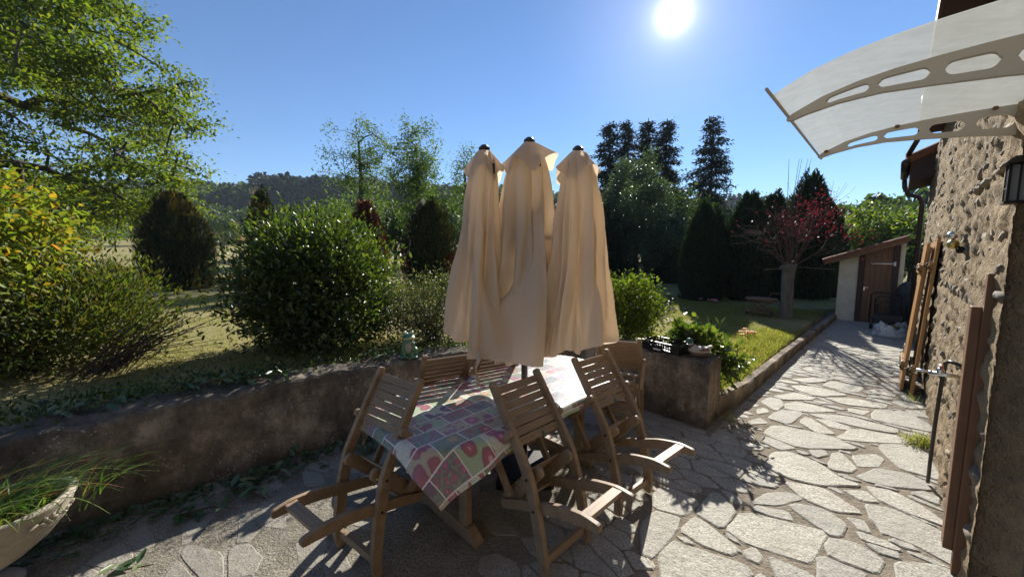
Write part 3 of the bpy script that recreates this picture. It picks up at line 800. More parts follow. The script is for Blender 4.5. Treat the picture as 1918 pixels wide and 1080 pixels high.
inv_h = Matrix.Translation(house.location).inverted()
for (s, z, hl, hh, prot, rot) in st_list:
    if s < 2.0 or (z > HT - 0.05 and s > 3.8): continue
    k = rs.integers(0, 10)
    if s - hl < S0 + 0.01: continue
    th = rs.uniform(0.025, 0.04)
    m = wallframe(s, z, prot - 0.012) @ Matrix.Rotation(rot, 4, 'Y') @ Matrix.Diagonal((hl, th, hh, 1))
    if cnt < 299:
        o = bpy.data.objects.new('stone', rock_me[k]); COL.objects.link(o); o.parent = house; o.matrix_parent_inverse = inv_h; o.matrix_basis = m
        cnt += 1
    else:
        V = rocks[k][0] @ np.array(m.to_3x3()).T + np.array(m.translation)
        VV.append(V); FF.append(rocks[k][1] + nvt); nvt += len(V)
o = obj('wall_stones', mesh_np('wall_stones', np.concatenate(VV), [np.concatenate(FF)]), M['stone']); tag(o, kind='stuff'); hpart(o)
# dressed jamb of the near opening
RZ = Matrix.Rotation(ROT_SP, 3, 'Z')
j_ = MB(); j_.box(W(2.20, WP + 0.18, 0.83), (0.94, 0.12, 1.69), RZ)
hpart(j_.obj('door_jamb', M['pier'], bevel=0.03))
# eaves
def along_box(name, s0, s1, prof, mat, bevel=0):
    m_ = MB(); n_ = len(prof)
    vs = [W(s0, p, z) for p, z in prof] + [W(s1, p, z) for p, z in prof]
    fs = [tuple(range(n_)), tuple(range(n_, 2 * n_))[::-1]] + [(k, (k + 1) % n_, n_ + (k + 1) % n_, n_ + k) for k in range(n_)]
    m_.add(vs, fs); return m_.obj(name, mat, bevel=bevel)
hpart(along_box('eave_soffit', 3.76, 8.2, [(0.11, 3.34), (0.44, 3.34), (0.44, 3.40), (0.11, 3.40)], M['soffit']))
hpart(along_box('eave_fascia', 3.74, 8.22, [(0.085, 3.33), (0.108, 3.33), (0.108, 3.52), (0.085, 3.52)], M['dark_wood']))
hpart(along_box('eave_end_board', 3.725, 3.755, [(0.11, 3.345), (0.44, 3.345), (0.44, 3.60), (0.11, 3.50)], M['dark_wood']))
hpart(along_box('roof_slope', 3.80, 8.2, [(0.10, 3.525), (2.6, 4.4), (2.6, 4.35), (0.10, 3.47)], M['tile']))
hpart(along_box('far_eave', 9.0, 10.45, [(0.06, 2.78), (0.42, 2.86), (0.42, 3.26), (0.16, 3.20), (0.06, 3.08)], M['soffit']))
# roof tiles of the far eave, one by one
for k in range(7):
    tm = MB(); tm.tube([W(9.05 + k * 0.21, 0.02, 3.13), W(9.05 + k * 0.21, 0.40, 3.31)], [0.085, 0.075], 8)
    hpart(tm.obj('roof_tile', M['tile']))
gt = MB(); gt.tube([W(8.95, 0.0, 3.08), W(10.55, 0.0, 3.05)], 0.055, 10); hpart(gt.obj('gutter', M['zinc'], smooth=True))
dp_ = MB(); dp_.tube([W(8.6, 0.13, 4.0), W(8.6, 0.14, 3.45), W(8.75, 0.08, 3.32), W(8.95, 0.02, 3.2)], 0.035, 8); hpart(dp_.obj('upper_downpipe', M['zinc'], smooth=True))
dp_ = MB(); dp_.tube([W(10.5, 0.0, 3.05), W(10.5, 0.02, 2.86), W(10.5, 0.08, 2.72), W(10.5, 0.22, 2.66), W(10.5, 0.27, 2.55), W(10.5, 0.27, 0.05)], 0.038, 8); hpart(dp_.obj('downpipe', M['zinc'], smooth=True))
b2 = MB(); b2.box(W(9.1, WP - 0.035, 1.0), (0.28, 0.03, 0.42), RZ); eb = b2.obj('meter_box', M['white'], bevel=0.006); hpart(eb)
b2 = MB(); b2.box(W(9.1, WP - 0.055, 1.0), (0.20, 0.012, 0.32), RZ); hpart(b2.obj('meter_door', M['greyblue'], bevel=0.004))

# ---- door canopy: arched milky sheet over grey brackets
can = empty('door_canopy', W(2.3, WP, 2.25)); tag(can, 'arched milky plastic door canopy with slotted grey brackets on the stone wall', 'canopy')
def arch(p):   # underside height of the sheet, rising from the front lip and flattening to the wall
    return float(np.interp(p, [-0.36, -0.25, -0.15, -0.05, 0.05, 0.15, 0.25, 0.36], [2.208, 2.258, 2.284, 2.298, 2.305, 2.308, 2.308, 2.306]))
n_s, n_p = 16, 34
V = []; F = []
ss_ = np.linspace(1.68, 2.95, n_s); pp_ = np.linspace(-0.355, 0.355, n_p)
for lay in (0, 1):
    for s in ss_:
        for p in pp_: V.append(W(s, p, arch(p) + 0.004 + lay * 0.005))
def vid(l, i, j): return l * n_s * n_p + i * n_p + j
for i in range(n_s - 1):
    for j in range(n_p - 1):
        F.append((vid(0, i, j), vid(0, i, j + 1), vid(0, i + 1, j + 1), vid(0, i + 1, j)))
        F.append((vid(1, i, j), vid(1, i + 1, j), vid(1, i + 1, j + 1), vid(1, i, j + 1)))
for i in range(n_s - 1):
    for j in (0, n_p - 1): F.append((vid(0, i, j), vid(0, i + 1, j), vid(1, i + 1, j), vid(1, i, j)))
for j in range(n_p - 1):
    for i in (0, n_s - 1): F.append((vid(0, i, j), vid(0, i, j + 1), vid(1, i, j + 1), vid(1, i, j)))
m_ = MB(); m_.add(V, F); into(can, m_.obj('milky_sheet', M['sheet'], smooth=False))
fl = MB(); fl.tube([W(1.60, -0.360, 2.215), W(2.97, -0.360, 2.206)], 0.006, 6); into(can, fl.obj('front_rail', M['bracket']))
def bracket(sb):
    def low(p): return float(np.interp(p, [-0.36, -0.3, -0.2, -0.08, 0.05, 0.2, 0.36], [2.185, 2.203, 2.221, 2.226, 2.214, 2.196, 2.168]))
    top = lambda p: arch(p) + 0.001
    # slots
    slots = [(-0.235, -0.115), (-0.09, 0.035), (0.07, 0.185), (0.22, 0.33)]
    P = list(np.linspace(-0.362, 0.36, 120))
    T = 0.010; V = []; F = []
    def quad(pa, pb, la, lb, ta, tb):
        b0 = len(V)
        for sd in (-T, T):
            V.extend([W(sb + sd, pa, la), W(sb + sd, pb, lb), W(sb + sd, pb, tb), W(sb + sd, pa, ta)])
        F.extend([(b0, b0 + 1, b0 + 2, b0 + 3), (b0 + 7, b0 + 6, b0 + 5, b0 + 4), (b0, b0 + 4, b0 + 5, b0 + 1), (b0 + 3, b0 + 2, b0 + 6, b0 + 7)])
        if pa == P[0]: F.append((b0, b0 + 3, b0 + 7, b0 + 4))
    def hole(p):
        for a_, b_ in slots:
            if a_ < p < b_:
                mid = (low(p) * 0.52 + top(p) * 0.48); H_ = (top(p) - low(p)) * 0.235 ; e = min(1, max(0, min(p - a_, b_ - p) / max(H_, 1e-4)))
                hh = H_ * math.sqrt(max(0, 1 - (1 - e) ** 2)); return mid - hh, mid + hh
        return None
    def nose(p): return min(1.0, math.sqrt(max(0.02, (p + 0.364) / 0.02)))
    for pa, pb in zip(P[:-1], P[1:]):
        def lt(p):
            a0, b0 = low(p), top(p); m0 = (a0 + b0) / 2; k = nose(p); return m0 - (m0 - a0) * k, m0 + (b0 - m0) * k
        (la, ta), (lb, tb) = lt(pa), lt(pb); ha, hb = hole(pa), hole(pb)
        if ha or hb:
            ha = ha or ((hb[0] + hb[1]) / 2,) * 2; hb = hb or ((ha[0] + ha[1]) / 2,) * 2
            quad(pa, pb, la, lb, ha[0], hb[0]); quad(pa, pb, ha[1], hb[1], ta, tb)
        else: quad(pa, pb, la, lb, ta, tb)
    m_ = MB(); m_.add(V, F); return m_
for sb in (1.97, 2.86): into(can, bracket(sb).obj('bracket', M['bracket']))
for sb, p in ((2.86, -0.325), (2.86, -0.045), (2.86, 0.27), (1.97, 0.27)):
    m_ = MB(); m_.lathe([(0.001, 0), (0.009, 0.001), (0.011, -0.006), (0.006, -0.012), (0.001, -0.013)][::-1], 10, W(sb - 0.017, p, arch(p) + 0.002)); into(can, m_.obj('screw_cap', M['brown_wood'], smooth=True))

# ---- lantern, bulb, tap, hose
LS, LP = 2.70, 0.342
la = empty('wall_lantern', W(LS, LP, 1.94), ROT_SP); tag(la, 'small black wall lantern with glass panes high on the stone wall', 'lantern')
for a_, b_ in ((-1, -1), (-1, 1), (1, -1), (1, 1)):
    m_ = MB(); m_.box((a_ * 0.036, b_ * 0.028, 0), (0.009, 0.009, 0.16)); m_.obj('corner_bar', M['iron'], la)
m_ = MB(); m_.box((0, 0, -0.082), (0.09, 0.074, 0.010)); m_.box((0, 0.029, 0.0), (0.006, 0.004, 0.15)); m_.box((0, 0.029, -0.02), (0.07, 0.004, 0.006)); m_.box((-0.037, 0, 0.0), (0.004, 0.006, 0.15)); m_.obj('frame', M['iron'], la)
m_ = MB(); vs = [(a_ * 0.062, b_ * 0.050, 0.08) for a_, b_ in ((-1, -1), (1, -1), (1, 1), (-1, 1))] + [(a_ * 0.015, b_ * 0.015, 0.115) for a_, b_ in ((-1, -1), (1, -1), (1, 1), (-1, 1))]
m_.add(vs, [(0, 1, 5, 4), (1, 2, 6, 5), (2, 3, 7, 6), (3, 0, 4, 7), (4, 5, 6, 7), (3, 2, 1, 0)]); m_.obj('cap', M['iron'], la)
m_ = MB(); m_.box((0, 0, 0), (0.064, 0.048, 0.15)); m_.obj('glass', M['greyblue'], la)
m_ = MB(); m_.tube([(0, 0, 0.11), (0, -0.02, 0.135), (0, -0.05, 0.12)], 0.006, 6); m_.obj('arm', M['iron'], la)
bu = empty('spot_lamp', W(4.25, WP, 1.72)); tag(bu, 'small round chrome and amber lamp fixed to the stone wall above the tap', 'lamp')
m_ = MB(); m_.ell(W(4.25, 0.28, 1.765), (0.035, 0.035, 0.03), 14, 8); into(bu, m_.obj('dome', M['chrome'], smooth=True))
m_ = MB(); m_.ell(W(4.25, 0.285, 1.70), (0.034, 0.034, 0.036), 14, 8); into(bu, m_.obj('lens', M['brass'], smooth=True))
m_ = MB(); m_.tube([W(4.25, 0.31, 1.66), W(4.25, 0.35, 1.66)], 0.028, 10); m_.box(W(4.25, 0.315, 1.655), (0.05, 0.03, 0.03), RZ); into(bu, m_.obj('mount', M['iron']))
tp_ = empty('water_tap', W(3.6, WP, 0.87)); tag(tp_, 'chrome garden tap sticking out of the stone wall', 'tap')
m_ = MB(); m_.tube([W(3.6, 0.36, 0.865), W(3.6, 0.20, 0.865)], 0.013, 8); m_.tube([W(3.6, 0.215, 0.87), W(3.62, 0.15, 0.865), W(3.62, 0.145, 0.84)], 0.010, 8); m_.lathe([(0.012, 0), (0.02, 0.02), (0.012, 0.04)], 8, W(3.6, 0.25, 0.865)); into(tp_, m_.obj('spout', M['chrome'], smooth=True))
m_ = MB(); m_.tube([W(3.57, 0.25, 0.915), W(3.63, 0.25, 0.915)], 0.012, 8); into(tp_, m_.obj('handle', m_plain('faded_red', (0.35, 0.12, 0.09), 0.5)))
m_ = MB(); m_.tube([W(3.56, 0.33, 0.945), W(3.60, 0.285, 0.955), W(3.64, 0.27, 0.93), W(3.66, 0.265, 0.8), W(3.72, 0.262, 0.5), W(3.80, 0.265, 0.2), W(3.86, 0.27, 0.02)], 0.011, 8)
hs = m_.obj('garden_hose', M['black_pl'], smooth=True); tag(hs, 'black hose hanging down the stone wall below the tap', 'hose')

# ---- shutters leaning flat against the house
def shutter(s0, s1, h, p_lo, p_hi, label, mat, planks, name='wooden_shutter', parent_group=None, hinge=True):
    t_ = empty(name, W(s0, p_lo)); tag(t_, label, 'shutter', parent_group)
    def P3(s, z, d): # d: out from the leaf
        k = z / h; return W(s, p_lo + (p_hi - p_lo) * k - d, z)
    w_ = (s1 - s0) / planks
    for i in range(planks):
        a_, b_ = s0 + i * w_ + 0.002, s0 + (i + 1) * w_ - 0.002
        m_ = MB(); vs = [P3(s, z, d) for s in (a_, b_) for z in (0.012, h - (0.02 * (i % 2))) for d in (0, 0.028)]
        m_.add(vs, [(0, 1, 3, 2), (4, 6, 7, 5), (0, 4, 5, 1), (2, 3, 7, 6), (0, 2, 6, 4), (1, 5, 7, 3)])
        into(t_, m_.obj('plank', mat, bevel=0.003))
    for zc in (h * 0.17, h * 0.83):
        m_ = MB(); vs = [P3(s, z, d) for s in (s0 + 0.02, s1 - 0.02) for z in (zc - 0.05, zc + 0.05) for d in (0.0285, 0.055)]
        m_.add(vs, [(0, 1, 3, 2), (4, 6, 7, 5), (0, 4, 5, 1), (2, 3, 7, 6), (0, 2, 6, 4), (1, 5, 7, 3)])
        into(t_, m_.obj('batten', mat, bevel=0.003))
        if hinge:
            m_ = MB(); m_.tube([P3(s0 - 0.01, zc - 0.03, 0.035), P3(s0 - 0.012, zc + 0.02, 0.10), P3(s0 - 0.01, zc + 0.07, 0.035)], 0.006, 6)
            into(t_, m_.obj('pull_handle', M['iron']))
            m_ = MB(); vs = [P3(s, z, d) for s in (s0 - 0.006, s1 - 0.1) for z in (zc - 0.018, zc + 0.018) for d in (0.056, 0.062)]
            m_.add(vs, [(0, 1, 3, 2), (4, 6, 7, 5), (0, 4, 5, 1), (2, 3, 7, 6), (0, 2, 6, 4), (1, 5, 7, 3)])
            into(t_, m_.obj('strap_hinge', M['iron']))
    return t_
shutter(6.10, 6.72, 1.78, 0.245, 0.325, 'honey coloured wooden shutter leaning on the stone wall, the one nearest the tap', M['pine_wood'], 4)
shutter(6.30, 6.98, 1.74, 0.165, 0.262, 'darker honey wooden shutter leaning in front of the first one on the stone wall', M['pine_wood'], 4)
shutter(7.15, 7.75, 1.70, 0.20, 0.31, 'weathered wooden shutter leaning on the stone wall farthest along the path', M['teak'], 4)
# near shutter: open leaf beside the jamb, seen almost edge on
m_ = None
ns = empty('brown_door_shutter', W(2.92, 0.3)); tag(ns, 'brown stained shutter folded open against the wall beside the grey door jamb', 'shutter')
m_ = MB(); m_.box(W(2.86, 0.330, 0.77), (0.05, 0.042, 1.55), RZ); into(ns, m_.obj('stile', M['brown_wood'], bevel=0.003))
m_ = MB(); m_.box(W(2.92, 0.292, 0.745), (0.09, 0.034, 1.27), RZ); into(ns, m_.obj('batten', M['brown_wood'], bevel=0.003))
for i in range(3):
    m_ = MB(); m_.box(W(3.05 + i * 0.105, 0.347, 0.735), (0.101, 0.024, 1.28), RZ); into(ns, m_.obj('plank', M['brown_wood'], bevel=0.002))
for z in (1.33, 0.17):
    m_ = MB(); m_.tube([W(2.90, 0.36, z), W(2.78, 0.375, z), W(2.62, 0.45, z)], 0.016, 8); m_.box(W(2.84, 0.378, z), (0.12, 0.02, 0.05), RZ); into(ns, m_.obj('hinge', M['iron']))
m_ = MB(); m_.box(W(2.72, 0.385, 0.93), (0.05, 0.05, 0.10), RZ); into(ns, m_.obj('stone_catch', M['pier'], bevel=0.008))

# the air: a thin even haze that turns the far hills blue
hm = bpy.data.materials.new('thin_haze'); hm.use_nodes = True
for n_ in list(hm.node_tree.nodes):
    if n_.type != 'OUTPUT_MATERIAL': hm.node_tree.nodes.remove(n_)
pv = hm.node_tree.nodes.new('ShaderNodeVolumePrincipled'); pv.inputs['Color'].default_value = (0.72, 0.84, 1.0, 1); pv.inputs['Density'].default_value = HAZE
hm.node_tree.links.new(pv.outputs[0], [n_ for n_ in hm.node_tree.nodes if n_.type == 'OUTPUT_MATERIAL'][0].inputs['Volume'])
if HAZE:
    m_ = MB(); m_.box((0, 0, 45), (3200, 3200, 100)); o = m_.obj('haze', hm); tag(o, 'thin pale blue haze over the hills', 'haze', kind='stuff')

# ================================================================ TABLE
TC = (1.79, -1.85)       # centre of the table in path coordinates
TZ = 0.685
table = empty('garden_table', W(*TC), ROT_SP); tag(table, 'wooden oval garden table on trestle legs under the fruit print oilcloth', 'table')
def lobj(mb, name, mat, parent, **k): return mb.obj(name, mat, parent, **k)
TL, TWd, EX = 0.96, 0.47, 3.4
def supn(x, y): return (abs(x / TL) ** EX + abs(y / TWd) ** EX) ** (1 / EX)
m_ = MB(); outl = []
for k in range(48):
    a = 2 * math.pi * k / 48; r_ = 1 / supn(math.cos(a), math.sin(a)); outl.append((r_ * math.cos(a), r_ * math.sin(a), TZ - 0.013))
m_.prism(outl, (0, 0, 0.024)); lobj(m_, 'tabletop', M['teak'], table, bevel=0.004)
for sx_ in (-0.56, 0.56):
    m_ = MB(); m_.box((sx_, 0, 0.61), (0.05, 0.72, 0.07)); lobj(m_, 'top_rail', M['teak'], table, bevel=0.004)
    m_ = MB(); m_.prism([(sx_, -0.33, 0), (sx_, 0.33, 0), (sx_, 0.33, 0.03), (sx_, 0.25, 0.075), (sx_, -0.25, 0.075), (sx_, -0.33, 0.03)], (0.06, 0, 0)); lobj(m_, 'foot', M['teak'], table, bevel=0.004)
    for sy_ in (-0.2, 0.2):
        m_ = MB(); m_.box((sx_, sy_, 0.325), (0.045, 0.07, 0.5)); lobj(m_, 'leg', M['teak'], table, bevel=0.004)
m_ = MB(); m_.box((0, 0, 0.24), (1.06, 0.03, 0.09)); lobj(m_, 'stretcher', M['teak'], table, bevel=0.004)
# oilcloth: a rectangular sheet that lies on the oval top and hangs from its edge
CL, CW = 1.00, 0.525
nx_, ny_ = 110, 66
xs = np.linspace(-CL, CL, nx_); ys = np.linspace(-CW, CW, ny_)
V = []; UV = []
for x in xs:
    for y in ys:
        k = supn(x, y) if (x or y) else 0
        z = TZ + 0.004 + 0.002 * math.sin(x * 9 + 1) * math.sin(y * 11)
        if k <= 0.985: px2, py2 = x, y
        else:
            bx, by = x / k * 0.985, y / k * 0.985
            d_ = math.hypot(x - bx, y - by); ang = math.atan2(y, x)
            g_ = 0.018
            rad = 0.012 + 0.02 * min(1, d_ / .1) + 0.035 * min(1, d_ / .2) * (0.5 + 0.5 * math.sin(ang * 17 + 1.3 * math.sin(ang * 5)))
            q_ = min(d_, g_ * 1.57)
            out = g_ * math.sin(q_ / g_) + max(0, d_ - g_ * 1.57) * 0.10 + rad * min(1, d_ / 0.12)
            dn = g_ * (1 - math.cos(q_ / g_)) + max(0, d_ - g_ * 1.57) * 0.97
            n_ = Vector((bx / TL ** 2 * abs(bx / TL), by / TWd ** 2 * abs(by / TWd), 0)); n_.normalize()
            # along the rim the hanging cloth also gathers towards its own corner
            tx, ty = (x - bx), (y - by); tl = math.hypot(tx, ty)
            px2 = bx + n_.x * out + (tx - n_.x * (tx * n_.x + ty * n_.y)) * 0.55; py2 = by + n_.y * out + (ty - n_.y * (tx * n_.x + ty * n_.y)) * 0.55
            z = TZ + 0.004 - dn
        V.append((px2, py2, z)); UV.append((x + 2, y + 2))
ii, jj = np.meshgrid(np.arange(nx_ - 1), np.arange(ny_ - 1), indexing='ij')
q = np.stack([ii * ny_ + jj, (ii + 1) * ny_ + jj, (ii + 1) * ny_ + jj + 1, ii * ny_ + jj + 1], -1).reshape(-1, 4)
me = mesh_np('oilcloth', V, [q], True)
uvl = me.uv_layers.new(name='UVMap'); li_ = np.zeros(len(me.loops), dtype=np.int32); me.loops.foreach_get('vertex_index', li_)
uvl.data.foreach_set('uv', np.array(UV, dtype=np.float32)[li_].ravel())
oc = obj('tablecloth', me, M['oilcloth'], loc=W(*TC), rot=(0, 0, ROT_SP))
tag(oc, 'glossy oilcloth printed with fruit and flower pictures, its corners hanging off the table', 'tablecloth')

# ================================================================ CHAIRS (tipped forward with the back resting over the table)
HW = 0.176
def curve2(pts, n=6):
    """Catmull-Rom through side-view points (y,z)"""
    P = [np.array(p, float) for p in pts]; P = [2 * P[0] - P[1]] + P + [2 * P[-1] - P[-2]]; out = []
    for i in range(1, len(P) - 2):
        for k in range(n):
            t_ = k / n; a, b, c, d = P[i - 1], P[i], P[i + 1], P[i + 2]
            out.append(0.5 * ((2 * b) + (-a + c) * t_ + (2 * a - 5 * b + 4 * c - d) * t_ ** 2 + (-a + 3 * b - 3 * c + d) * t_ ** 3))
    out.append(P[-2]); return out
def board(pts, wd, x, th, round_ends=(True, True), n=5):
    C = curve2(pts, n); wd = wd if isinstance(wd, (list, tuple)) else [wd] * len(C)
    if len(wd) != len(C): wd = list(np.interp(np.linspace(0, 1, len(C)), np.linspace(0, 1, len(wd)), wd))
    L = []; Rr = []
    for i, c_ in enumerate(C):
        t_ = C[min(i + 1, len(C) - 1)] - C[max(i - 1, 0)]; t_ = t_ / np.linalg.norm(t_); nn = np.array([-t_[1], t_[0]])
        L.append(c_ + nn * wd[i] / 2); Rr.append(c_ - nn * wd[i] / 2)
    def endcap(c_, t_, w):
        a0 = np.array([-t_[1], t_[0]]); return [c_ + a0 * w / 2 * math.cos(a) + t_ * w / 2 * math.sin(a) * 0.8 for a in np.linspace(0, math.pi, 6)[1:-1]]
    tE = C[-1] - C[-2]; tE /= np.linalg.norm(tE); tS = C[0] - C[1]; tS /= np.linalg.norm(tS)
    out = L + (endcap(C[-1], tE, wd[-1]) if round_ends[1] else []) + Rr[::-1] + (endcap(C[0], tS, wd[0]) if round_ends[0] else [])
    m_ = MB(); N_ = len(C)
    V = [(x + sx_ * th / 2, p[0], p[1]) for sx_ in (-1, 1) for p in out]; n_ = len(out)
    iL = list(range(N_)); eE = list(range(N_, N_ + (4 if round_ends[1] else 0))); iR = list(range(N_ + len(eE), 2 * N_ + len(eE)))[::-1]
    eS = list(range(2 * N_ + len(eE), n_)); F = []
    for o_ in (0, n_):
        for i in range(N_ - 1):
            f = (o_ + iL[i], o_ + iL[i + 1], o_ + iR[i + 1], o_ + iR[i]); F.append(f)
        if eE: F.append(tuple(o_ + k for k in [iL[-1]] + eE + [iR[-1]]))
        if eS: F.append(tuple(o_ + k for k in [iR[0]] + eS + [iL[0]]))
    for k in range(n_): F.append((k, (k + 1) % n_, n_ + (k + 1) % n_, n_ + k))
    m_.add(V, F); return m_
def rod(y, z, hw, r, n=8):
    m_ = MB(); m_.tube([(-hw, y, z), (hw, y, z)], r, n); return m_
LONG = [(0, 0), (-0.009, 0.077), (0.006, 0.20), (0.029, 0.336), (0.065, 0.486), (0.115, 0.59), (0.174, 0.694), (0.24, 0.805), (0.312, 0.925)]
green_tag = m_plain('faded_green_tag', (0.03, 0.12, 0.09), 0.5)
pale_pin = m_plain('pale_nylon', (0.55, 0.48, 0.22), 0.5)
def make_chair():
    r_ = empty('folding_chair')
    for s_ in (-1, 1):
        board(LONG, [0.046, 0.052, 0.058, 0.060, 0.058, 0.054, 0.050, 0.045, 0.040], s_ * HW, 0.031, (False, True)).obj('upright', M['teak'], r_, bevel=0.003)
        board([(0.302, 0.249), (0.15, 0.303), (0.029, 0.336), (-0.11, 0.378), (-0.24, 0.398), (-0.325, 0.398)], [0.05, 0.054, 0.058, 0.060, 0.058, 0.040], s_ * (HW - 0.030), 0.026, (True, True)).obj('rear_leg', M['teak'], r_, bevel=0.003)
        board([(0.045, 0.505), (0.12, 0.432), (0.22, 0.33), (0.315, 0.238)], 0.062, s_ * (HW - 0.057), 0.026).obj('seat_rail', M['teak'], r_, bevel=0.003)
        board([(0.160, 0.706), (0.215, 0.648), (0.275, 0.592), (0.345, 0.528)], [0.042, 0.040, 0.042, 0.034], s_ * (HW + 0.029), 0.026).obj('armrest', M['teak'], r_, bevel=0.004)
        board([(0.335, 0.545), (0.30, 0.47), (0.225, 0.348)], 0.042, s_ * (HW - 0.002), 0.024).obj('arm_support', M['teak'], r_, bevel=0.003)
        for (y, z) in ((0.029, 0.336), (0.065, 0.486), (0.174, 0.694)):
            m_ = MB(); m_.tube([(s_ * (HW + 0.0150), y, z), (s_ * (HW + 0.0200), y, z)], 0.007, 8); m_.obj('bolt', M['iron'], r_)
    p0, p1 = np.array([0.312, 0.925]), np.array([0.163, 0.672])
    dirn = (p1 - p0) / np.linalg.norm(p1 - p0); nn = np.array([-dirn[1], dirn[0]])
    C = curve2([(0.315, 0.905), (0.24, 0.79), (0.174, 0.68), (0.14, 0.617)], 20)
    C = np.array(C); L = np.concatenate([[0], np.cumsum(np.linalg.norm(np.diff(C, axis=0), axis=1))]); tot = L[-1]
    for k in range(7):
        t_ = (k + 0.45) / 7 * tot; y = np.interp(t_, L, C[:, 0]); z = np.interp(t_, L, C[:, 1])
        i = min(np.searchsorted(L, t_), len(C) - 1); tt = C[i] - C[i - 1]; a = math.atan2(tt[1], tt[0])
        m_ = MB(); m_.box((0, y, z), (2 * HW - 0.029, tot / 7 - 0.0062, 0.014), Matrix.Rotation(a, 3, 'X')); m_.obj('back_slat', M['teak_slat'], r_, bevel=0.002)
    # seat slats lie on the outer side of the rails
    a0, b0 = np.array([0.095, 0.462]), np.array([0.30, 0.258]); ds = (b0 - a0) / np.linalg.norm(b0 - a0); up = np.array([-ds[1], ds[0]]) * 0.033
    for k in range(6):
        c_ = a0 + (b0 - a0) * (k + 0.2) / 5.4 + up; m_ = MB()
        m_.box((0, c_[0], c_[1]), (2 * HW - 0.09, 0.043, 0.012), Matrix.Rotation(math.atan2(ds[1], ds[0]), 3, 'X')); m_.obj('seat_slat', M['teak_slat'], r_, bevel=0.002)
    m_ = MB(); m_.box((0, 0.0, 0.078), (2 * HW - 0.031, 0.026, 0.042)); m_.obj('lower_stretcher', M['teak_slat'], r_, bevel=0.003)
    m_ = MB(); m_.box((0, -0.255, 0.412), (2 * HW - 0.086, 0.056, 0.022)); m_.obj('rear_stretcher', M['teak_slat'], r_, bevel=0.003)
    rod(0.20, 0.286, HW - 0.038, 0.010).obj('seat_rod', M['teak'], r_)
    m_ = MB(); m_.box((0.03, 0.1355, 0.632), (0.014, 0.004, 0.035), Matrix.Rotation(R(-30), 3, 'X')); m_.obj('fabric_tag', green_tag, r_)
    m_ = MB(); m_.tube([(HW - 0.014, 0.062, 0.486), (HW - 0.065, 0.035, 0.476)], 0.005, 6); m_.obj('locking_pin', pale_pin, r_)
    return r_
ch0 = make_chair(); bpy.context.view_layer.update(); index_children(ch0)
G = 'folding chairs tipped forward against the table'
chairs = [((-0.820, 1.843), 36.15, -0.012, 'folding wooden chair tipped against the table end at the left, nearest the garden wall'),
          ((0.285, 1.849), -43.19, 0.08, 'folding wooden chair tipped against the near side of the table, closest to the camera'),
          ((0.798, 2.304), -39.8, 0.067, 'folding wooden chair tipped against the right part of the table, next to the paved path'),
          ((-0.62, 2.93), 152.0, 0.06, 'folding wooden chair behind the table below the frog statue'),
          ((-0.25, 3.18), 150.0, 0.06, 'folding wooden chair behind the table half hidden by the parasol cloth'),
          ((1.03, 3.38), 205.5, 0.04, 'folding wooden chair at the far end of the table beside the concrete block')]
for i, ((x, y), rot, tilt, lab) in enumerate(chairs):
    c_ = ch0 if i == 0 else copy_tree(ch0)
    # local +y is the facing direction: compass angle rot from +Y towards +X ; tilt leans it further over the table
    c_.rotation_mode = 'QUATERNION'
    c_.rotation_quaternion = (Matrix.Rotation(-R(rot), 4, 'Z') @ Matrix.Rotation(-tilt, 4, 'X')).to_quaternion()
    c_.location = (x, y, 0.014)
    tag(c_, lab, 'chair', G)

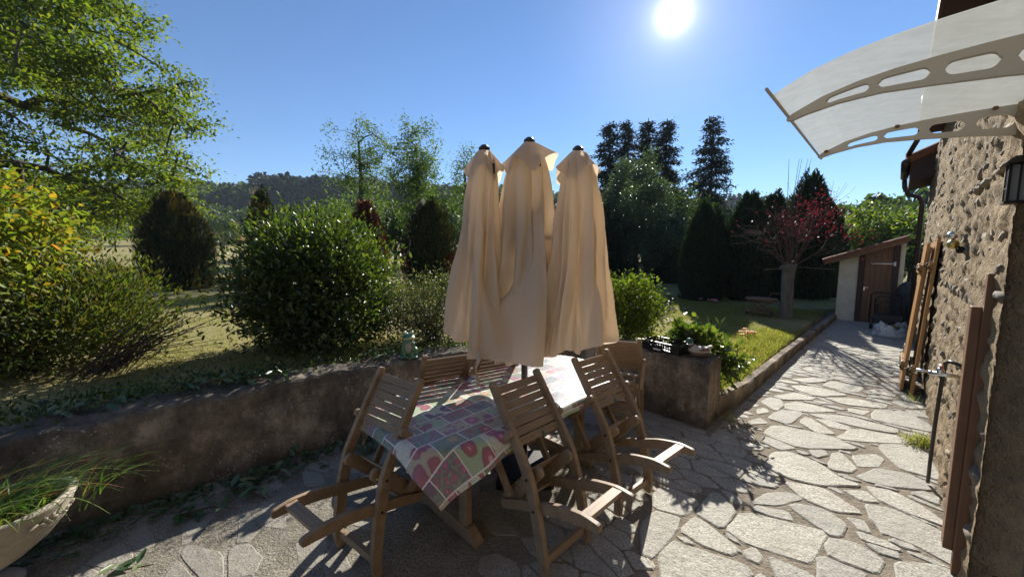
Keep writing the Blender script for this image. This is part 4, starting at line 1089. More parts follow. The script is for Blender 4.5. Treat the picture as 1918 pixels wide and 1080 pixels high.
# ================================================================ TRIPLE PARASOL
UY = 2.62
par = empty('closed_parasol', (0.09, UY, 0)); tag(par, 'closed cream triple headed parasol with dark pole standing through the garden table', 'parasol')
m_ = MB(); m_.tube([(0.09, UY, 0.02), (0.09, UY, 2.30)], 0.024, 14); into(par, m_.obj('pole', M['greyblue'] if 0 else M['black_pl'], smooth=True))
m_ = MB(); m_.box((0.09, UY, 0.05), (0.40, 0.40, 0.07)); into(par, m_.obj('base', M['iron'], bevel=0.01))
m_ = MB(); m_.tube([(-0.2, UY, 1.72), (0.09, UY, 1.76), (0.43, UY, 1.72)], 0.016, 8); into(par, m_.obj('cross_arm', M['black_pl']))
def smst(a, b, x): t_ = min(1, max(0, (x - a) / (b - a))); return t_ * t_ * (3 - 2 * t_)
def canopy(xt, zt, xb, y0, zb_l, zb_r, rx0, rxb, ryb, nf, ph, seed, pinch=None, sag=0.0, pw=0.78, folds=()):
    r0 = np.random.default_rng(seed); na = 168; nz = 60
    fo = ph + np.sort(r0.uniform(0, 2 * math.pi, nf)); dep = r0.uniform(0.6, 1.3, nf)
    V = []; F = []
    for i in range(nz + 1):
        h = i / nz
        for k in range(na):
            a = 2 * math.pi * k / na
            ca, sa_ = math.cos(a), math.sin(a)
            u = 0.5 + 0.5 * ca
            zb = zb_l * (1 - u) + zb_r * u + 0.022 * math.sin(a * nf + ph) + sag * max(0, -sa_)
            z = zt + (zb - zt) * h
            ex = h ** pw
            # pleats: sharp inward folds between wide soft lobes, drifting with height
            aa = a + 0.35 * math.sin(h * 3 + ph) * (1 - h) + 0.14 * math.sin(3 * a + seed)
            pl = abs(math.sin(nf * aa / 2 + ph)); pl = pl ** 0.5
            pl2 = abs(math.sin(nf * 0.97 * aa + ph * 2 + 2.5 * h))
            amp = 0.16 + 0.52 * smst(0.0, 0.35, h) - 0.14 * smst(.75, 1, h)
            f = 1 - amp * (1 - pl) - 0.20 * (1 - pl2) * smst(0.1, 0.6, h)
            for fa_, fw_, fd_ in folds:
                da_ = (a - fa_ % (2 * math.pi) + math.pi) % (2 * math.pi) - math.pi + 0.10 * math.sin(4 * h + fa_)
                f *= 1 - fd_ * math.exp(-(da_ / fw_) ** 2) * smst(0.06, 0.45, h) + 0.35 * fd_ * math.exp(-((da_ - 2 * fw_) / fw_) ** 2) * smst(0.1, 0.5, h) * -1
            rx = rx0 + (rxb - rx0) * ex; ry = rx0 + (ryb - rx0) * ex
            if pinch:  # tied or snagged at one height
                rx *= 1 - pinch[1] * math.exp(-((h - pinch[0]) / 0.12) ** 2)
            cx_ = xt + (xb - xt) * (h ** 1.05)
            V.append((cx_ + rx * f * ca, y0 + ry * f * sa_, z))
    for i in range(nz):
        for k in range(na):
            k2 = (k + 1) % na; F.append((i * na + k, i * na + k2, (i + 1) * na + k2, (i + 1) * na + k))
    V = np.array(V); n3 = (fbm(V * np.array([7, 7, 2.2]) + seed, 3) - 0.5)[:, None]
    c3 = np.stack([V[:, 0] - (xt + xb) / 2, V[:, 1] - y0, V[:, 0] * 0], 1); c3 /= np.linalg.norm(c3, axis=1, keepdims=True) + 1e-6
    V = V + c3 * n3 * 0.075 * np.clip((zt - V[:, 2:3]) / 0.5, 0, 1)
    return mesh_np('canopy', V, [np.array(F)], True)
def flap(xt, zt, y0, seed, r1, drop, lift):
    na = 96; nz = 9; V = []; F = []
    for i in range(nz + 1):
        h = i / nz
        for k in range(na):
            a = 2 * math.pi * k / na
            w_ = 1 + 0.26 * h * math.sin(4 * a + seed) + 0.10 * h * math.sin(9 * a + seed * 2)
            rr_ = 0.032 + (r1 - 0.032) * h ** 0.8 * w_
            z = zt - drop * h * (1 - 0.30 * math.sin(4 * a + seed + 0.6)) + lift * h * max(0, math.cos(a - 0.2)) 
            V.append((xt + rr_ * math.cos(a), y0 + rr_ * 0.8 * math.sin(a), z))
    for i in range(nz):
        for k in range(na):
            k2 = (k + 1) % na; F.append((i * na + k, i * na + k2, (i + 1) * na + k2, (i + 1) * na + k))
    return mesh_np('vent_flap', V, [np.array(F)], True)
heads = [(-0.187, 2.33, 2.60), (0.117, 2.385, 2.62), (0.452, 2.335, 2.64)]
into(par, obj('canopy', canopy(-0.185, 2.31, -0.25, 2.58, 1.08, 0.88, 0.05, 0.235, 0.20, 6, 0.4, 3, None, 0.0, 0.66, ((-0.95, 0.15, 0.4), (-1.9, 0.12, 0.22))), M['canvas']))
into(par, obj('canopy', canopy(0.117, 2.36, 0.06, 2.64, 0.92, 0.95, 0.05, 0.335, 0.21, 8, 1.9, 8, None, -0.05, 0.50, ((-0.85, 0.17, 0.5), (-1.5, 0.10, 0.2), (-2.2, 0.13, 0.35))), M['canvas']))
into(par, obj('canopy', canopy(0.45, 2.31, 0.44, 2.60, 0.94, 1.03, 0.05, 0.305, 0.23, 7, 2.6, 14, None, 0.0, 0.64, ((-0.75, 0.12, 0.3), (-1.35, 0.10, 0.28), (-2.15, 0.13, 0.35))), M['canvas']))
# the loose swag between the left and the middle head
V = []; F = []; nu, nv = 50, 44
for i in range(nu + 1):
    u = i / nu
    for j in range(nv + 1):
        v = j / nv
        top = 1.95 - 0.62 * math.sin(math.pi * min(1, u * 1.15)) ** 0.8 if u < 0.87 else 1.95 - 0.62 * math.sin(math.pi * min(1, u * 1.15)) ** 0.8
        x = -0.30 + 0.50 * u + 0.03 * math.sin(v * 3)
        z = top + (0.90 + 0.05 * (1 - u) - top) * v
        y = 2.62 - 0.20 * (v ** 0.5) - 0.05 * math.sin(math.pi * u) - 0.028 * math.sin(6.3 * u + 2.2 * v) * (0.4 + v) - 0.014 * math.sin(13 * u - 5 * v + 1)
        V.append((x, y, z))
for i in range(nu):
    for j in range(nv): F.append((i * (nv + 1) + j, i * (nv + 1) + j + 1, (i + 1) * (nv + 1) + j + 1, (i + 1) * (nv + 1) + j))
into(par, obj('hanging_fold', mesh_np('hanging_fold', V, [np.array(F)], True), M['canvas']))
for i, (x, z, y) in enumerate(heads):
    into(par, obj('vent_flap', flap(x, z, y, 1.3 + 2.1 * i, (0.115, 0.17, 0.155)[i], (0.17, 0.165, 0.175)[i], (0.0, 0.03, 0.0)[i]), M['canvas']))
    m_ = MB(); m_.lathe([(0.034, -0.012), (0.038, 0.0), (0.038, 0.008), (0.028, 0.016), (0.024, 0.022), (0.012, 0.028), (0.002, 0.029)], 18, (x, y, z + 0.004)); into(par, m_.obj('finial', M['black_pl'], smooth=False))
    for k in range(3):
        a = -1.1 + 0.5 * k; m_ = MB(); m_.box((x + 0.05 * math.cos(a) + 0.02, y - 0.07, z - 0.14), (0.010, 0.006, 0.07)); into(par, m_.obj('rib_end', M['black_pl']))
m_ = MB(); V = []; F = []
for k in range(16):
    v = k / 15; x = -0.222 + 0.008 * math.sin(v * 9) - 0.012 * v; w_ = 0.012 + 0.006 * math.sin(v * 7 + 1) - 0.01 * max(0, v - .8) * 4
    V += [(x - w_, 2.375 + 0.01 * math.sin(v * 8), 1.0 - 0.235 * v), (x + w_, 2.370 + 0.014 * math.cos(v * 10), 1.0 - 0.235 * v), (x + w_, 2.372 + 0.014 * math.cos(v * 10), 1.0 - 0.235 * v), (x - w_, 2.377 + 0.01 * math.sin(v * 8), 1.0 - 0.235 * v)]
for k in range(15):
    for a in range(4): F.append((k * 4 + a, k * 4 + (a + 1) % 4, (k + 1) * 4 + (a + 1) % 4, (k + 1) * 4 + a))
m_.add(V, F); into(par, m_.obj('tie_strap', M['canvas'], smooth=True))

# ================================================================ FROG, CRATE, DUCK
def fused(mb, name, mat, parent, vox=0.006, it=2):
    o = mb.obj(name, mat, parent)
    r_ = o.modifiers.new('fuse', 'REMESH'); r_.mode = 'VOXEL'; r_.voxel_size = vox; r_.use_smooth_shade = True
    s_ = o.modifiers.new('smooth', 'SMOOTH'); s_.iterations = it; s_.factor = 0.5
    return o
def fr(x, y, z): return (x, y, z)
t = NT('glazed_green'); n1 = t.noise(t.coord('Object'), 22, 4, 0.7)
c = t.ramp(n1, [(0.35, (0.035, 0.10, 0.05)), (0.6, (0.09, 0.20, 0.11)), (0.8, (0.30, 0.36, 0.25))]); M['frog'] = t.done(t.bsdf(c, 0.38, t.bump(n1, 0.4, 0.004), spec=0.6))
M['frog_belly'] = m_plain('stony_belly', (0.34, 0.30, 0.24), 0.8, var=0.5, scale=80, bump=0.6)
M['frog_lip'] = m_plain('yellow_lip', (0.42, 0.40, 0.18), 0.4, var=0.3)
M['eye_w'] = m_plain('cream_eye', (0.70, 0.66, 0.50), 0.3, var=0.05)
fg = empty('frog_statue', W(1.765, -3.235, 0.628), 0.12); tag(fg, 'green glazed frog statue sitting upright on the garden wall in front of the bushes', 'statue')
b = MB()
b.ell((0, 0, 0.085), (0.062, 0.058, 0.088)); b.ell((0, -0.012, 0.15), (0.045, 0.042, 0.05))
b.ell((0.0, -0.015, 0.205), (0.060, 0.052, 0.036)); b.ell((0.012, -0.045, 0.200), (0.052, 0.045, 0.022))
for s_ in (-1, 1):
    b.ell((s_ * 0.034, -0.022, 0.245), (0.020, 0.020, 0.022))
    b.ell((s_ * 0.058, 0.005, 0.05), (0.028, 0.045, 0.048)); b.ell((s_ * 0.062, -0.045, 0.012), (0.024, 0.04, 0.013))
    b.tube([(s_ * 0.045, -0.03, 0.15), (s_ * 0.052, -0.055, 0.09), (s_ * 0.03, -0.06, 0.02)], [0.016, 0.014, 0.012], 8); b.ell((s_ * 0.028, -0.068, 0.01), (0.018, 0.024, 0.011))
fused(b, 'body', M['frog'], fg)
b = MB(); b.ell((0, -0.040, 0.10), (0.036, 0.028, 0.058)); b.obj('belly', M['frog_belly'], fg, smooth=True)
b = MB(); b.tube([(-0.058, -0.045, 0.190), (-0.035, -0.078, 0.193), (0.01, -0.094, 0.198), (0.048, -0.076, 0.203), (0.060, -0.05, 0.205)], [0.006, 0.009, 0.010, 0.009, 0.006], 8); b.obj('lips', M['frog_lip'], fg, smooth=True)
for s_ in (-1, 1):
    b = MB(); b.ell((s_ * 0.034, -0.036, 0.247), (0.0135, 0.009, 0.0135)); e_ = b.obj('eye', M['eye_w'], fg, smooth=True)
    b = MB(); b.ell((s_ * 0.034, -0.0445, 0.247), (0.005, 0.002, 0.005)); b.obj('pupil', M['black_pl'], e_, smooth=True)

cr = empty('black_crate', W(3.80, -1.60, 0.632), ROT_SP + R(90) - R(8)); tag(cr, 'black plastic lattice fruit crate standing on top of the concrete block', 'crate')
# local x runs along the block (away from the path), local y towards the camera side
cl, cw, chh = 0.40, 0.24, 0.095
def side(x0, y0, x1, y1, name):
    m_ = MB(); L_ = math.hypot(x1 - x0, y1 - y0); an = math.atan2(y1 - y0, x1 - x0); Rm = Matrix.Rotation(an, 3, 'Z')
    def bx(u, z, du, dz, th=0.006): m_.box((x0 + (x1 - x0) * u, y0 + (y1 - y0) * u, z), (du, th, dz), Rm)
    bx(0.5, 0.012, L_, 0.022); bx(0.5, 0.088, L_, 0.016, 0.014); bx(0.5, 0.05, L_, 0.008)
    k = int(L_ / 0.026)
    for i in range(k + 1): bx(i / k, 0.05, 0.010, 0.075)
    for i in (0.12, 0.5, 0.88): bx(i, 0.04, 0.06, 0.06)
    return m_.obj(name, M['black_pl'], cr)
for a_ in (((-cl / 2, -cw / 2), (cl / 2, -cw / 2)), ((-cl / 2, cw / 2), (cl / 2, cw / 2)), ((-cl / 2, -cw / 2), (-cl / 2, cw / 2)), ((cl / 2, -cw / 2), (cl / 2, cw / 2))):
    side(*a_[0], *a_[1], 'side_panel')
m_ = MB(); m_.box((0, 0, 0.004), (cl, cw, 0.006)); m_.obj('floor_panel', M['black_pl'], cr)
lab_m = M['white']
for ysgn in (-1, 1):
    m_ = MB(); m_.box((0.03, ysgn * (cw / 2 + 0.005), 0.018), (0.08, 0.002, 0.015)); m_.obj('paper_label', lab_m, cr)
m_ = MB()
for k in range(40):
    x, y = rng.uniform(-0.12, 0.14), rng.uniform(-0.08, 0.08); m_.box((x, y, 0.03 + rng.uniform(0, 0.03)), (0.03, 0.012, 0.002), Matrix.Rotation(rng.uniform(0, 3), 3, 'Z') @ Matrix.Rotation(rng.uniform(-.6, .6), 3, 'X'))
o = m_.obj('cut_leaves', M['l_light']); tag(o, 'bright green cut leaves lying in the black crate', 'leaves', kind='stuff'); o.location = cr.location; o.rotation_euler = cr.rotation_euler

dk = empty('duck_ornament', W(3.80, -1.275, 0.630), R(180 - 8)); tag(dk, 'painted mallard duck planter with green head on the corner of the concrete block', 'ornament')
# local +x : towards the head (left in the photo)
M['duck_g'] = m_plain('mallard_green', (0.01, 0.10, 0.085), 0.3, var=0.4)
M['duck_b'] = m_plain('mallard_brown', (0.11, 0.06, 0.06), 0.5, var=0.4)
M['duck_w'] = m_plain('mallard_grey', (0.42, 0.37, 0.31), 0.6, var=0.4, scale=60)
b = MB(); b.ell((0, 0, 0.062), (0.105, 0.062, 0.042)); b.ell((0.055, 0, 0.075), (0.045, 0.045, 0.042)); b.ell((-0.085, 0, 0.09), (0.040, 0.028, 0.016), rot=Matrix.Rotation(R(25), 3, 'Y')); fused(b, 'body', M['duck_w'], dk)
b = MB(); b.ell((0.0, 0, 0.018), (0.09, 0.055, 0.022)); b.obj('foot_base', M['duck_b'], dk, smooth=True)
b = MB(); b.ell((0.078, 0, 0.098), (0.028, 0.028, 0.034)); b.obj('breast', M['duck_b'], dk, smooth=True)
b = MB(); b.tube([(0.086, 0, 0.120), (0.088, 0, 0.126)], 0.024, 14); b.obj('neck_ring', M['white'], dk, smooth=True)
b = MB(); b.ell((0.098, 0, 0.148), (0.036, 0.027, 0.030)); b.obj('head', M['duck_g'], dk, smooth=True)
b = MB(); b.ell((0.14, 0, 0.138), (0.026, 0.014, 0.007)); b.obj('bill', m_plain('bill_yellow', (0.35, 0.25, 0.04), 0.4), dk, smooth=True)
for s_ in (-1, 1):
    b = MB(); b.ell((-0.01, s_ * 0.058, 0.078), (0.035, 0.008, 0.012)); b.ell((-0.05, s_ * 0.052, 0.08), (0.018, 0.008, 0.014)); b.obj('wing_patch', M['duck_b'], dk, smooth=True)

# ================================================================ STONE PLANTER WITH GRASS
t = NT('cast_stone'); n1 = t.noise(t.coord('Object'), 9, 5, 0.7); n2 = t.noise(t.coord('Object'), 90, 3)
c = t.ramp(n1, [(0.3, (0.27, 0.235, 0.18)), (0.7, (0.46, 0.41, 0.33))]); c = t.mix(t.math('MULTIPLY', n2, 0.25), c, (0.12, 0.10, 0.07))
M['cast'] = t.done(t.bsdf(c, 0.85, t.bump(n2, 0.35, 0.004), spec=0.25))
PLC = W(-0.80, -2.95)
pl = empty('stone_planter', PLC, ROT_SP); tag(pl, 'cast stone boat shaped planter with flower relief at the foot of the garden wall', 'planter')
na = 64; V = []; F = []
prof = [(0.30, 0.10), (0.42, 0.13), (0.62, 0.18), (0.80, 0.25), (0.90, 0.31), (0.915, 0.318), (0.93, 0.325), (0.97, 0.375), (1.0, 0.42), (1.02, 0.432), (1.015, 0.445), (0.98, 0.452), (0.93, 0.445), (0.89, 0.40), (0.86, 0.36)]
for i, (r_, z) in enumerate(prof):
    for k in range(na):
        a = 2 * math.pi * k / na; e = abs(math.cos(a)) ** 4
        V.append((0.45 * r_ * math.copysign(abs(math.cos(a)) ** 0.80, math.cos(a)), 0.26 * r_ * math.copysign(abs(math.sin(a)) ** 0.85, math.sin(a)), 0.93 * z + 0.012 * e * max(0, (z - 0.2) / 0.24)))
for i in range(len(prof) - 1):
    for k in range(na): F.append((i * na + k, i * na + (k + 1) % na, (i + 1) * na + (k + 1) % na, (i + 1) * na + k))
m_ = MB(); m_.add(V, F); m_.obj('bowl', M['cast'], pl, smooth=True)
m_ = MB(); m_.lathe([(0.22, 0.012), (0.225, 0.035), (0.20, 0.055), (0.15, 0.07), (0.135, 0.09), (0.16, 0.12)], 36, (0, 0, 0), 1.15, 0.8); m_.obj('foot', M['cast'], pl, smooth=True)
m_ = MB(); m_.lathe([(0.86, 0.335), (0.5, 0.355), (0.01, 0.365)], 40, (0, 0, 0), 0.46, 0.255); m_.obj('earth', M['soil'], pl, smooth=True)
# relief flowers along the near side and near the tip
def onbowl(a, hz):  # point on outer wall
    e = abs(math.cos(a)) ** 4; r_ = np.interp(hz, [0.31, 0.325, 0.375, 0.42], [0.90, 0.93, 0.97, 1.0])
    return Vector((0.45 * r_ * math.copysign(abs(math.cos(a)) ** 0.80, math.cos(a)), 0.26 * r_ * math.copysign(abs(math.sin(a)) ** 0.85, math.sin(a)), 0.93 * hz + 0.012 * e * (hz - 0.2) / 0.24))
for a0, sc in ((-0.62, 1.0), (-1.45, 1.1), (-0.15, 0.6)):
    c_ = onbowl(a0, 0.372); tx = (onbowl(a0 + 0.05, 0.372) - onbowl(a0 - 0.05, 0.372)).normalized(); tz = (onbowl(a0, 0.39) - onbowl(a0, 0.35)).normalized(); nn = tx.cross(tz).normalized()
    if nn.dot(Vector((c_.x, c_.y, 0))) < 0: nn = -nn
    m_ = MB(); Rm = Matrix((tx, nn, tz)).transposed()
    for k in range(6):
        a = k * math.pi / 3; m_.ell(c_ + (tx * math.cos(a) * 0.020 * 1.3 + tz * math.sin(a) * 0.017) * sc + nn * 0.002, (0.014 * sc, 0.007, 0.009 * sc), 8, 5, Rm @ Matrix.Rotation(-a, 3, 'Y'))
    m_.ell(c_ + nn * 0.004, (0.007 * sc, 0.008, 0.007 * sc), 8, 5, Rm)
    for k in (-1, 1): m_.ell(c_ + tx * k * 0.055 * sc + nn * 0.001, (0.026 * sc, 0.006, 0.008), 8, 5, Rm @ Matrix.Rotation(0.35 * k, 3, 'Y'))
    m_.obj('flower_relief', M['cast'], pl, smooth=True)
gp = empty('planter_grass', PLC + Vector((0, 0, 0.4)), 0); tag(gp, 'clump of long arching grass blades growing in the stone planter', 'plant')
r1 = np.random.default_rng(11)
def blade_mesh(L, bend, w, tipdroop):
    V = []; n_ = 9
    for i in range(n_):
        u = i / (n_ - 1); x = L * (u * 0.75 + 0.25 * u * u) * bend; z = L * (u * (1 - bend * 0.3) - tipdroop * u * u * 1.1)
        ww = w * (1 - u ** 2.2) + 0.0006
        V += [(x, -ww, z), (x, 0, z - ww * 0.5), (x, ww, z)]
    F = []
    for i in range(n_ - 1):
        for a in (0, 1): F.append((i * 3 + a, i * 3 + a + 1, (i + 1) * 3 + a + 1, (i + 1) * 3 + a))
    me = bpy.data.meshes.new('blade'); me.from_pydata(V, [], F); return me
t = NT('striped_grass_blade'); rr_ = obj_random(t)
c = t.ramp(rr_, [(0.0, (0.05, 0.115, 0.02)), (0.5, (0.10, 0.18, 0.03)), (0.8, (0.20, 0.25, 0.05)), (0.93, (0.38, 0.20, 0.05)), (1.0, (0.28, 0.10, 0.04))])
b_ = t.bsdf(c, 0.4, spec=0.5); tr = t.N('ShaderNodeBsdfTranslucent'); t.set(tr.inputs[0], t.mix(1.0, c, (1.5, 1.6, 0.7), 'MULTIPLY'))
mx = t.N('ShaderNodeMixShader'); mx.inputs[0].default_value = 0.4; t.l.new(b_, mx.inputs[1]); t.l.new(tr.outputs[0], mx.inputs[2]); M['pgrass'] = t.done(mx.outputs[0])
bm_ = [blade_mesh(r1.uniform(.38, .60), r1.uniform(0.55, 0.9), r1.uniform(0.0032, 0.0055), r1.uniform(0.45, 0.85)) for _ in range(16)]
for m__ in bm_: m__.materials.append(M['pgrass'])
for k in range(290):
    o = bpy.data.objects.new('blade', bm_[k % 16]); COL.objects.link(o); o.parent = gp
    s_, p_ = r1.normal(0.12, 0.17), r1.normal(0.01, 0.09); q_ = s_ * D + p_ * N
    o.location = (q_[0], q_[1], -0.05); a = math.atan2(q_[1], q_[0]) + r1.normal(0, 0.9)
    o.rotation_euler = (r1.normal(0, 0.2), -r1.uniform(0.0, 0.5), a); sc_ = r1.uniform(0.62, 1.05); o.scale = (sc_, sc_, sc_)

# ================================================================ SHED, CART, BAG, FOLDING TABLE BY THE TREE
shed = empty('garden_shed', W(11.9, -0.4)); tag(shed, 'small shed with sloping tiled roof and brown plank door at the end of the path', 'shed')
def sbox(name, s0, s1, p0, p1, zl0, zr0, zl1, zr1, mat, bevel=0.0):
    """box spanning s0..s1, p0..p1 with bottom heights zl0 (p0) zr0 (p1) and top heights zl1, zr1"""
    m_ = MB(); vs = [W(s, p, z) for s in (s0, s1) for p, z in ((p0, zl0), (p1, zr0), (p1, zr1), (p0, zl1))]
    m_.add(vs, [(0, 1, 2, 3), (7, 6, 5, 4), (0, 4, 5, 1), (1, 5, 6, 2), (2, 6, 7, 3), (3, 7, 4, 0)])
    return into(shed, m_.obj(name, mat, bevel=bevel))
def rz(p): return 1.40 + (p + 1.174) * (1.88 - 1.40) / 1.286
sbox('rendered_wall', 11.9, 13.4, -0.94, -0.60, 0, 0, rz(-.94) - .06, rz(-.60) - .06, M['render'])
sbox('back_wall', 12.0, 13.4, -0.58, 0.06, 0, 0, rz(-.58) - .06, rz(.06) - .06, M['render'])
sbox('right_pillar', 11.93, 13.4, 0.065, 0.14, 0, 0, rz(.065) - .06, rz(.14) - .06, M['render'])
sbox('post', 11.87, 11.95, -0.595, -0.50, 0, 0, rz(-.595) - .06, rz(-.50) - .06, M['soffit'])
sbox('post', 11.87, 11.95, -0.03, 0.06, 0, 0, rz(-.03) - .06, rz(.06) - .06, M['soffit'])
for i in range(5):
    p0 = -0.495 + i * 0.0925; sbox('door_plank', 11.915, 11.945, p0, p0 + 0.0895, 0.02, 0.02, rz(p0) - 0.07, rz(p0 + .09) - 0.07, M['dark_wood' if 0 else 'brown_wood'], 0.002)
sbox('bar', 11.895, 11.912, -0.40, 0.0, 1.36, 1.345, 1.375, 1.385, M['white'])
sbox('bar_bracket', 11.85, 11.9, -0.025, 0.01, 1.32, 1.32, 1.41, 1.41, M['white'])
sbox('handle', 11.86, 11.912, -0.48, -0.46, 0.74, 0.74, 0.83, 0.83, M['chrome']); sbox('latch', 11.86, 11.88, -0.47, -0.40, 0.81, 0.81, 0.822, 0.822, M['chrome'])
sbox('verge_board', 11.66, 11.70, -1.2, 0.13, rz(-1.2) - 0.07, rz(.13) - 0.07, rz(-1.2) + 0.03, rz(.13) + 0.03, M['brown_wood'])
sbox('roof_deck', 11.70, 13.5, -1.19, 0.12, rz(-1.19) - 0.06, rz(.12) - 0.06, rz(-1.19), rz(.12), M['soffit'])
for k in range(6):
    for j in range(9):
        s = 11.72 + k * 0.30
        for_z = rz(-1.22 + j * 0.15)
        m_ = MB(); m_.tube([W(s, -1.22 + j * 0.15, for_z + 0.018), W(s, -1.22 + j * 0.15 + 0.19, rz(-1.22 + j * 0.15 + 0.19) + 0.035)], [0.075, 0.062], 8)
        into(shed, m_.obj('roof_tile', M['tile']))
cart = empty('garden_cart', W(11.1, 0.0)); tag(cart, 'black tubular garden trolley with stacked seats parked in shade beside the shed door', 'trolley')
m_ = MB()
def hoop(s, p0, p1, z0, z1, r=0.014):
    m_.tube([W(s, p0, z0), W(s, p0, z1 - 0.06), W(s, p0 + 0.05, z1), W(s, p1 - 0.05, z1), W(s, p1, z1 - 0.06), W(s, p1, z0)], r, 8)
hoop(11.0, -0.24, 0.16, 0.15, 0.70); hoop(11.25, -0.32, 0.14, 0.12, 0.76); hoop(10.9, -0.2, 0.18, 0.3, 0.6, 0.01)
into(cart, m_.obj('tube_frame', M['iron'], smooth=True))
for z in (0.36, 0.40, 0.44, 0.48, 0.62):
    m_ = MB(); m_.tube([W(11.0, -0.24, z), W(11.0, 0.16, z)], 0.008, 6); into(cart, m_.obj('crossbar', M['iron']))
m_ = MB(); m_.box(W(11.05, -0.04, 0.26), (0.4, 0.42, 0.14), RZ); into(cart, m_.obj('tray', M['black_pl'], bevel=0.02))
for p in (-0.30, 0.2):
    m_ = MB(); m_.tube([W(10.95, p, 0.13), W(10.95, p + 0.05, 0.13)], 0.125, 20); w_ = m_.obj('wheel', M['black_pl'], bevel=0.015); into(cart, w_)
tarp = empty('dark_sack', W(11.5, 0.26)); tag(tarp, 'dark tarpaulin bundle slumped between the shed and the house corner', 'bundle')
b = MB(); b.ell(W(11.5, 0.24, 0.35), (0.22, 0.25, 0.42)); b.ell(W(11.3, 0.27, 0.55), (0.12, 0.12, 0.3)); b.ell(W(11.6, 0.2, 0.75), (0.17, 0.15, 0.25))
into(tarp, fused(b, 'sheeting', m_plain('dark_tarpaulin', (0.02, 0.02, 0.028), 0.6, var=0.5, scale=6, bump=0.8), None, 0.03, 3))
# slumped printed bag
V = []; F = []; na = 40; r2 = np.random.default_rng(3)
for i in range(9):
    h = i / 8
    for k in range(na):
        a = 2 * math.pi * k / na; w_ = 1 + 0.10 * math.sin(5 * a + i) * h + 0.07 * math.sin(9 * a + 2 * i)
        r_ = (0.285 * (1 - 0.35 * h ** 1.4)) * w_; V.append(W(10.3 + r_ * 0.8 * math.sin(a), 0.03 + r_ * math.cos(a) * 0.95, 0.016 + 0.21 * h ** 0.8 * (1 + 0.28 * math.sin(2 * a + .5) * h) + 0.02 * math.sin(7 * a) * h))
for i in range(8):
    for k in range(na): F.append((i * na + k, i * na + (k + 1) % na, (i + 1) * na + (k + 1) % na, (i + 1) * na + k))
t = NT('printed_woven_plastic'); v = t.pos(); n1 = t.noise(v, 9, 3, 0.6); n2 = t.noise(v, 16, 3)
c = t.ramp(n1, [(0.50, (0.62, 0.60, 0.56)), (0.56, (0.42, 0.44, 0.46)), (0.60, (0.16, 0.26, 0.34)), (0.64, (0.60, 0.58, 0.55))])
c = t.mix(t.math('GREATER_THAN', n2, 0.64), c, (0.50, 0.17, 0.10)); M['bag'] = t.done(t.bsdf(c, 0.5, t.bump(n2, 0.5, 0.01)))
m_ = MB(); m_.add(V, F); bg = m_.obj('woven_bag', M['bag'], smooth=True); tag(bg, 'slumped white woven plastic bag with colourful print on the path by the trolley', 'bag')
b = MB(); b.ell(W(10.33, 0.03, 0.17), (0.13, 0.14, 0.045)); o = b.obj('grass_clippings', M['ground'], smooth=True); tag(o, 'green garden waste showing in the mouth of the white bag', 'clippings', kind='stuff')

ft = empty('tray_table', (6.02, 8.95, 0.11), ROT_SP); tag(ft, 'small weathered wooden folding serving table with crossed legs beside the tree trunk', 'table')
m_ = MB(); m_.lathe([(0.28, 0.36), (0.30, 0.38), (0.30, 0.41), (0.26, 0.42)], 20, (0, 0, 0), 0.9, 1.15); m_.obj('tray_top', M['brown_wood'], ft)
for sx_ in (-0.16, 0.16):
    for d_ in (-1, 1):
        m_ = MB(); m_.tube([(sx_, -0.26 * d_, 0.02), (sx_ + 0.01 * d_, 0.26 * d_, 0.37)], 0.015, 6); m_.obj('crossed_leg', M['brown_wood'], ft)
m_ = MB(); m_.box((0, 0.02, 0.10), (0.36, 0.52, 0.03)); m_.obj('lower_shelf', M['brown_wood'], ft, bevel=0.004)
m_ = MB(); m_.tube([(0.2, -0.1, 0.40), (0.24, -0.14, 0.52), (0.24, -0.45, 0.52)], 0.012, 6); m_.obj('push_handle', M['brown_wood'], ft)
for a_ in ((-0.15, 0.24), (-0.15, -0.24)):
    m_ = MB(); m_.tube([(a_[0], a_[1] - 0.01, 0.05), (a_[0], a_[1] + 0.02, 0.05)], 0.05, 14); m_.obj('wheel', M['black_pl'], ft)
# overhead wire beyond the house
m_ = MB(); pts = []
for k in range(15):
    u = k / 14; pts.append(((24 + 26 * (1 - u)), 30 + 8 * (1 - u), 5.6 + 3.6 * (1 - u) - 1.0 * math.sin(math.pi * u)))
m_.tube([(17.3, 16.2, 4.1), (22, 22, 4.0), (30, 31, 3.6), (38, 40, 3.4)], 0.012, 5); o = m_.obj('overhead_wire', M['iron']); tag(o, 'thin black overhead wire running behind the house corner against the sky', 'wire')

